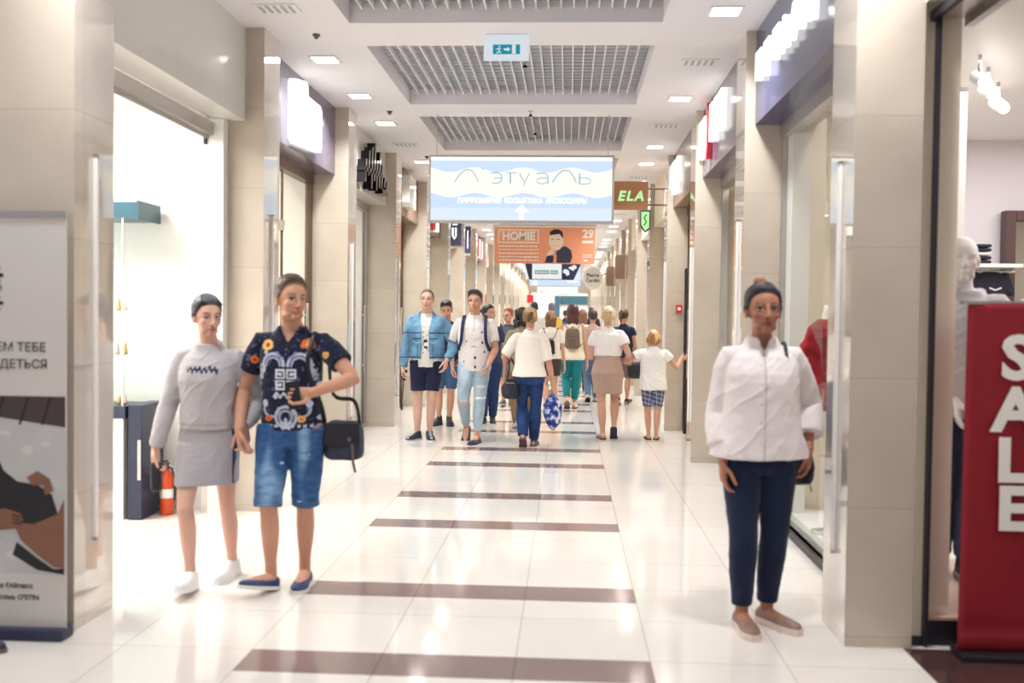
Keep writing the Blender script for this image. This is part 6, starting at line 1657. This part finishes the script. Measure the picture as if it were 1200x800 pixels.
    backpack(p16, 'small dark backpack with thin black straps on a white top', B['bagblack'], .07, .12, .04, 1.05, .014, B['black'], True)
    backpack(p12, 'dark backpack worn with the grey dress', B['bagblack'], .12, .17, .06, 1.18, .020, B['bagblack'])
    # blonde back view: black handbag in the crook of the arm and blue plastic bag
    r = own('handbag', 'black leather handbag on the arm of the pinned up hair', 'handbag', p7)
    bc = p7.tol((-.665, 11.82, .690)); soft_bag(r, 'body', bc, (.105, .065, .125), B['bagblack'], .1, .75, .22)
    e = p7.el['L'] * .5 + p7.wr['L'] * .5
    for k in (-1, 1): strap(r, 'handle', [bc + np.array([-.05, .02 * k, .09]), bc + np.array([-.02, .025 * k, .22]), e + np.array([-.0, .0, .038]), bc + np.array([.07, .025 * k, .20]), bc + np.array([.06, .02 * k, .09])], .010, B['bagblack'])
    m = MB(); m.box(bc[0] - .05, bc[0] + .05, bc[1] - .070, bc[1] - .062, bc[2] + .07, bc[2] + .078); m.build('zip', B['alu'], r)
    r = own('carrier_bag', 'blue patterned plastic carrier bag in the right hand of the white top', 'bag', p7)
    mt, nt, out = newmat('blue_printed_plastic'); N, K = nt.nodes, nt.links
    p = N.new('ShaderNodeBsdfPrincipled'); p.inputs['Roughness'].default_value = .25; tc = N.new('ShaderNodeTexCoord'); vo = N.new('ShaderNodeTexNoise'); vo.inputs['Scale'].default_value = 16; vo.inputs['Detail'].default_value = 3; cr = N.new('ShaderNodeValToRGB')
    e_ = cr.color_ramp.elements; e_[0].position = .40; e_[0].color = C(28, 40, 110); e_[1].position = .62; e_[1].color = C(226, 220, 232)
    a1 = cr.color_ramp.elements.new(.5); a1.color = C(52, 78, 160); a2 = cr.color_ramp.elements.new(.57); a2.color = C(140, 160, 210); K.new(tc.outputs['Object'], vo.inputs[0]); K.new(vo.outputs['Fac'], cr.inputs[0]); K.new(cr.outputs[0], p.inputs['Base Color']); K.new(p.outputs[0], out.inputs[0])
    c, d, n, t = p7.palm['R']; rings = []; th = np.arange(30) * 2 * PI / 30
    for dz, a, b in ((.00, .018, .018), (-.03, .032, .024), (-.08, .070, .045), (-.17, .098, .060), (-.27, .102, .066), (-.36, .080, .055), (-.42, .046, .036), (-.455, .015, .012)):
        fo = 1 + .10 * np.sin(th * 5 + dz * 30) + .06 * np.sin(th * 9 - dz * 44); rings.append(np.stack([c[0] + .012 + a * fo * np.cos(th) - dz * .02, c[1] + b * fo * np.sin(th), np.full(30, c[2] - .01 + dz * .97)], 1))
    m = MB(); m.loft(rings[::-1]); m.build('bag_body', mt, r)
    strap(r, 'handle', [c + np.array([.0, .03, -.03]), c + np.array([.01, .035, .03]), c + np.array([.01, -.03, .03]), c + np.array([.0, -.03, -.03])], .008, mt)
    # dark top's handbag
    r = own('handbag', 'dark handbag carried at the side of the dark ponytail and navy top', 'handbag', p11); bc = p11.tol((1.19, 17.62, .62)); soft_bag(r, 'body', bc, (.13, .06, .15), B['bagblack'], .2, .5, .1)
    s = p11.sh['R']; strap(r, 'strap', [bc + np.array([.06, .03, .12]), s + np.array([-.01, .10, -.25]), s + np.array([-.03, .03, .058]), s + np.array([-.01, -.09, -.2]), bc + np.array([-.06, -.03, .12])], .010, B['bagblack'])
    r = own('shoe', 'lone dark shoe tip at the bottom left edge by the roll-up banner', 'shoe', None, (-2.70, 4.40, 0)); r.rotation_euler.z = R(-92)
    m = MB(); rg = []
    for y, a, h in ((-.10, .02, .05), (-.06, .034, .075), (0, .036, .07), (.06, .040, .052), (.11, .040, .042), (.145, .026, .03), (.16, .008, .02)):
        t_ = np.arange(16) * PI / 8; rg.append(np.stack([a * np.cos(t_), np.full(16, y), .018 + np.clip(np.sin(t_), -.1, 1) * h], 1))
    m.loft(rg); m.build('upper', B['bagnavy'], r); m = MB(); m.prism([(q_ * math.cos(a_), .03 + .14 * math.sin(a_)) for a_ in np.arange(20) * PI / 10 for q_ in (.044,)], (0, 0, .02), (0, 0, 0), (1, 0, 0), (0, 1, 0)); m.build('sole', B['taupe'], r)
carried()

# shop dummies
WH = A3(236, 232, 230)
def hoodie(V, N, col, P):
    x, y, z = V.T; put(col, (z > 1.60) & (np.abs(x) < .10) & (y > .02) & (z < 1.63), A3(56, 84, 150)); return col
def manne(label, loc, rot, H_, topc, botc, wear, base=0.0, feet=None, hands=None, shoe=True):
    S = dict(vox=.008, H=H_, sex='m', loc=loc, rot=rot, skin=WH, blank=True, hair=None, haircol=WH, w=.98, feet=feet or {'R': (.075, .0, -8, 0), 'L': (-.05, .06, 8, 0)}, hand=hands or {'R': (None, (.6, -1, 0)), 'L': (None, (-.6, -1, 0))}, wear=wear)
    if shoe: S['shoes'] = dict(kind='sneaker', col=A3(44, 48, 66), sole=A3(236, 234, 230))
    P = person(S, label, 'mannequin', 'mannequin'); P.root.location.z = base
    return P
mloc = (2.205, 5.78)
manne('white mannequin in pale grey hoodie and jeans behind the red banner', mloc, 168, 1.90, None, None,
      [('bottoms', 'jeans', dict(len=1.96, ease=.018, col=A3(60, 66, 92), mat='denim', wr=.010)), ('top', 'hoodie', dict(hem=.49, ease=.038, sleeve=1.9, sease=.030, loose=.7, rib=True, cuff=True, neck='hood', col=A3(204, 202, 208), mat='knit', colf=hoodie, wr=.014))], .14,
      hands={'R': ((2.15, 5.66, 1.0), (1, -.9, 0), (.03, -.1, -1), (1, 0, 0), .4), 'L': ((2.47, 5.72, 1.0), (-1, -.6, 0), None, None, .4)})
def bust():
    r = empty('dress_form', (1.79, 6.95, .10)); m = MB(); m.tube([(0, 0, .02), (0, 0, .95)], .016, 10); t = np.arange(20) * PI / 10
    m.loft([np.stack([q * np.cos(t), q * np.sin(t), np.full(20, z)], 1) for q, z in ((.10, 0), (.10, .015), (.03, .03))]); m.build('stand', M['alu'], r)
    m = MB(); m.loft([ering((0, 0, z), a, b, 24) for z, a, b in ((.86, .13, .09), (1.0, .135, .095), (1.15, .12, .085), (1.28, .135, .10), (1.40, .125, .075), (1.47, .06, .045), (1.52, .045, .04), (1.56, .04, .038))]); m.build('torso', M['white'], r)
    mb = MB(); mb.loft([ering((0, 0, z), a, b, 26) for z, a, b in ((.84, .150, .105), (1.0, .150, .108), (1.15, .138, .10), (1.28, .15, .112), (1.40, .138, .088), (1.46, .08, .06))])
    for g in (-1, 1): mb.tube([(g * .10, 0, 1.38), (g * .165, 0, 1.25), (g * .18, 0, 1.05)], [.05, .045, .042], 14)
    Bf = fuse(mb, .008, 3); wrinkle(Bf, .012, 4, 1.7); col = np.tile(A3(150, 36, 44), (len(Bf.V), 1)) * (1 + .9 * vnoise(Bf.V * np.array([20, 20, 40]), 3))[:, None]
    emit('knitted_top', Bf, M['knit'], r, col); tag(r, 'dress form in a dark red top behind the right shop window', 'dress form')
bust()
# ------------------------------------------------------------------ camera, world, render look
cam = bpy.data.cameras.new('camera'); co = bpy.data.objects.new('camera', cam); link(co)
yaw, pit, rol = 0.0552, 0.0269, 0.0125
f = Vector((-math.sin(yaw) * math.cos(pit), math.cos(yaw) * math.cos(pit), -math.sin(pit)))
r = Vector((math.cos(yaw), math.sin(yaw), 0)); u = r.cross(f)
r2 = math.cos(rol) * r + math.sin(rol) * u; u2 = -math.sin(rol) * r + math.cos(rol) * u
co.matrix_world = Matrix(((r2.x, u2.x, -f.x, 0), (r2.y, u2.y, -f.y, 0), (r2.z, u2.z, -f.z, 1.57), (0, 0, 0, 1)))
cam.sensor_width = 36.0; cam.lens = 1173.5 / 1200 * 36.0
cam.dof.use_dof = True; cam.dof.focus_distance = 12.0; cam.dof.aperture_fstop = 1.6
cam.clip_end = 300
SC.camera = co
w = bpy.data.worlds.new('world'); SC.world = w; w.use_nodes = True
bg = w.node_tree.nodes.get('Background') or w.node_tree.nodes.new('ShaderNodeBackground')
bg.inputs[0].default_value = (1.0, 0.97, 0.96, 1); bg.inputs[1].default_value = 0.5
SC.view_settings.view_transform = 'Standard'; SC.view_settings.look = 'None'
SC.view_settings.exposure = -0.08; SC.view_settings.gamma = 1.0; SC.view_settings.use_curve_mapping = False
SC.cycles.use_denoising = True
SC.cycles.max_bounces = 8; SC.cycles.diffuse_bounces = 4; SC.cycles.glossy_bounces = 4; SC.cycles.transparent_max_bounces = 16
SC.cycles.sample_clamp_indirect = 8
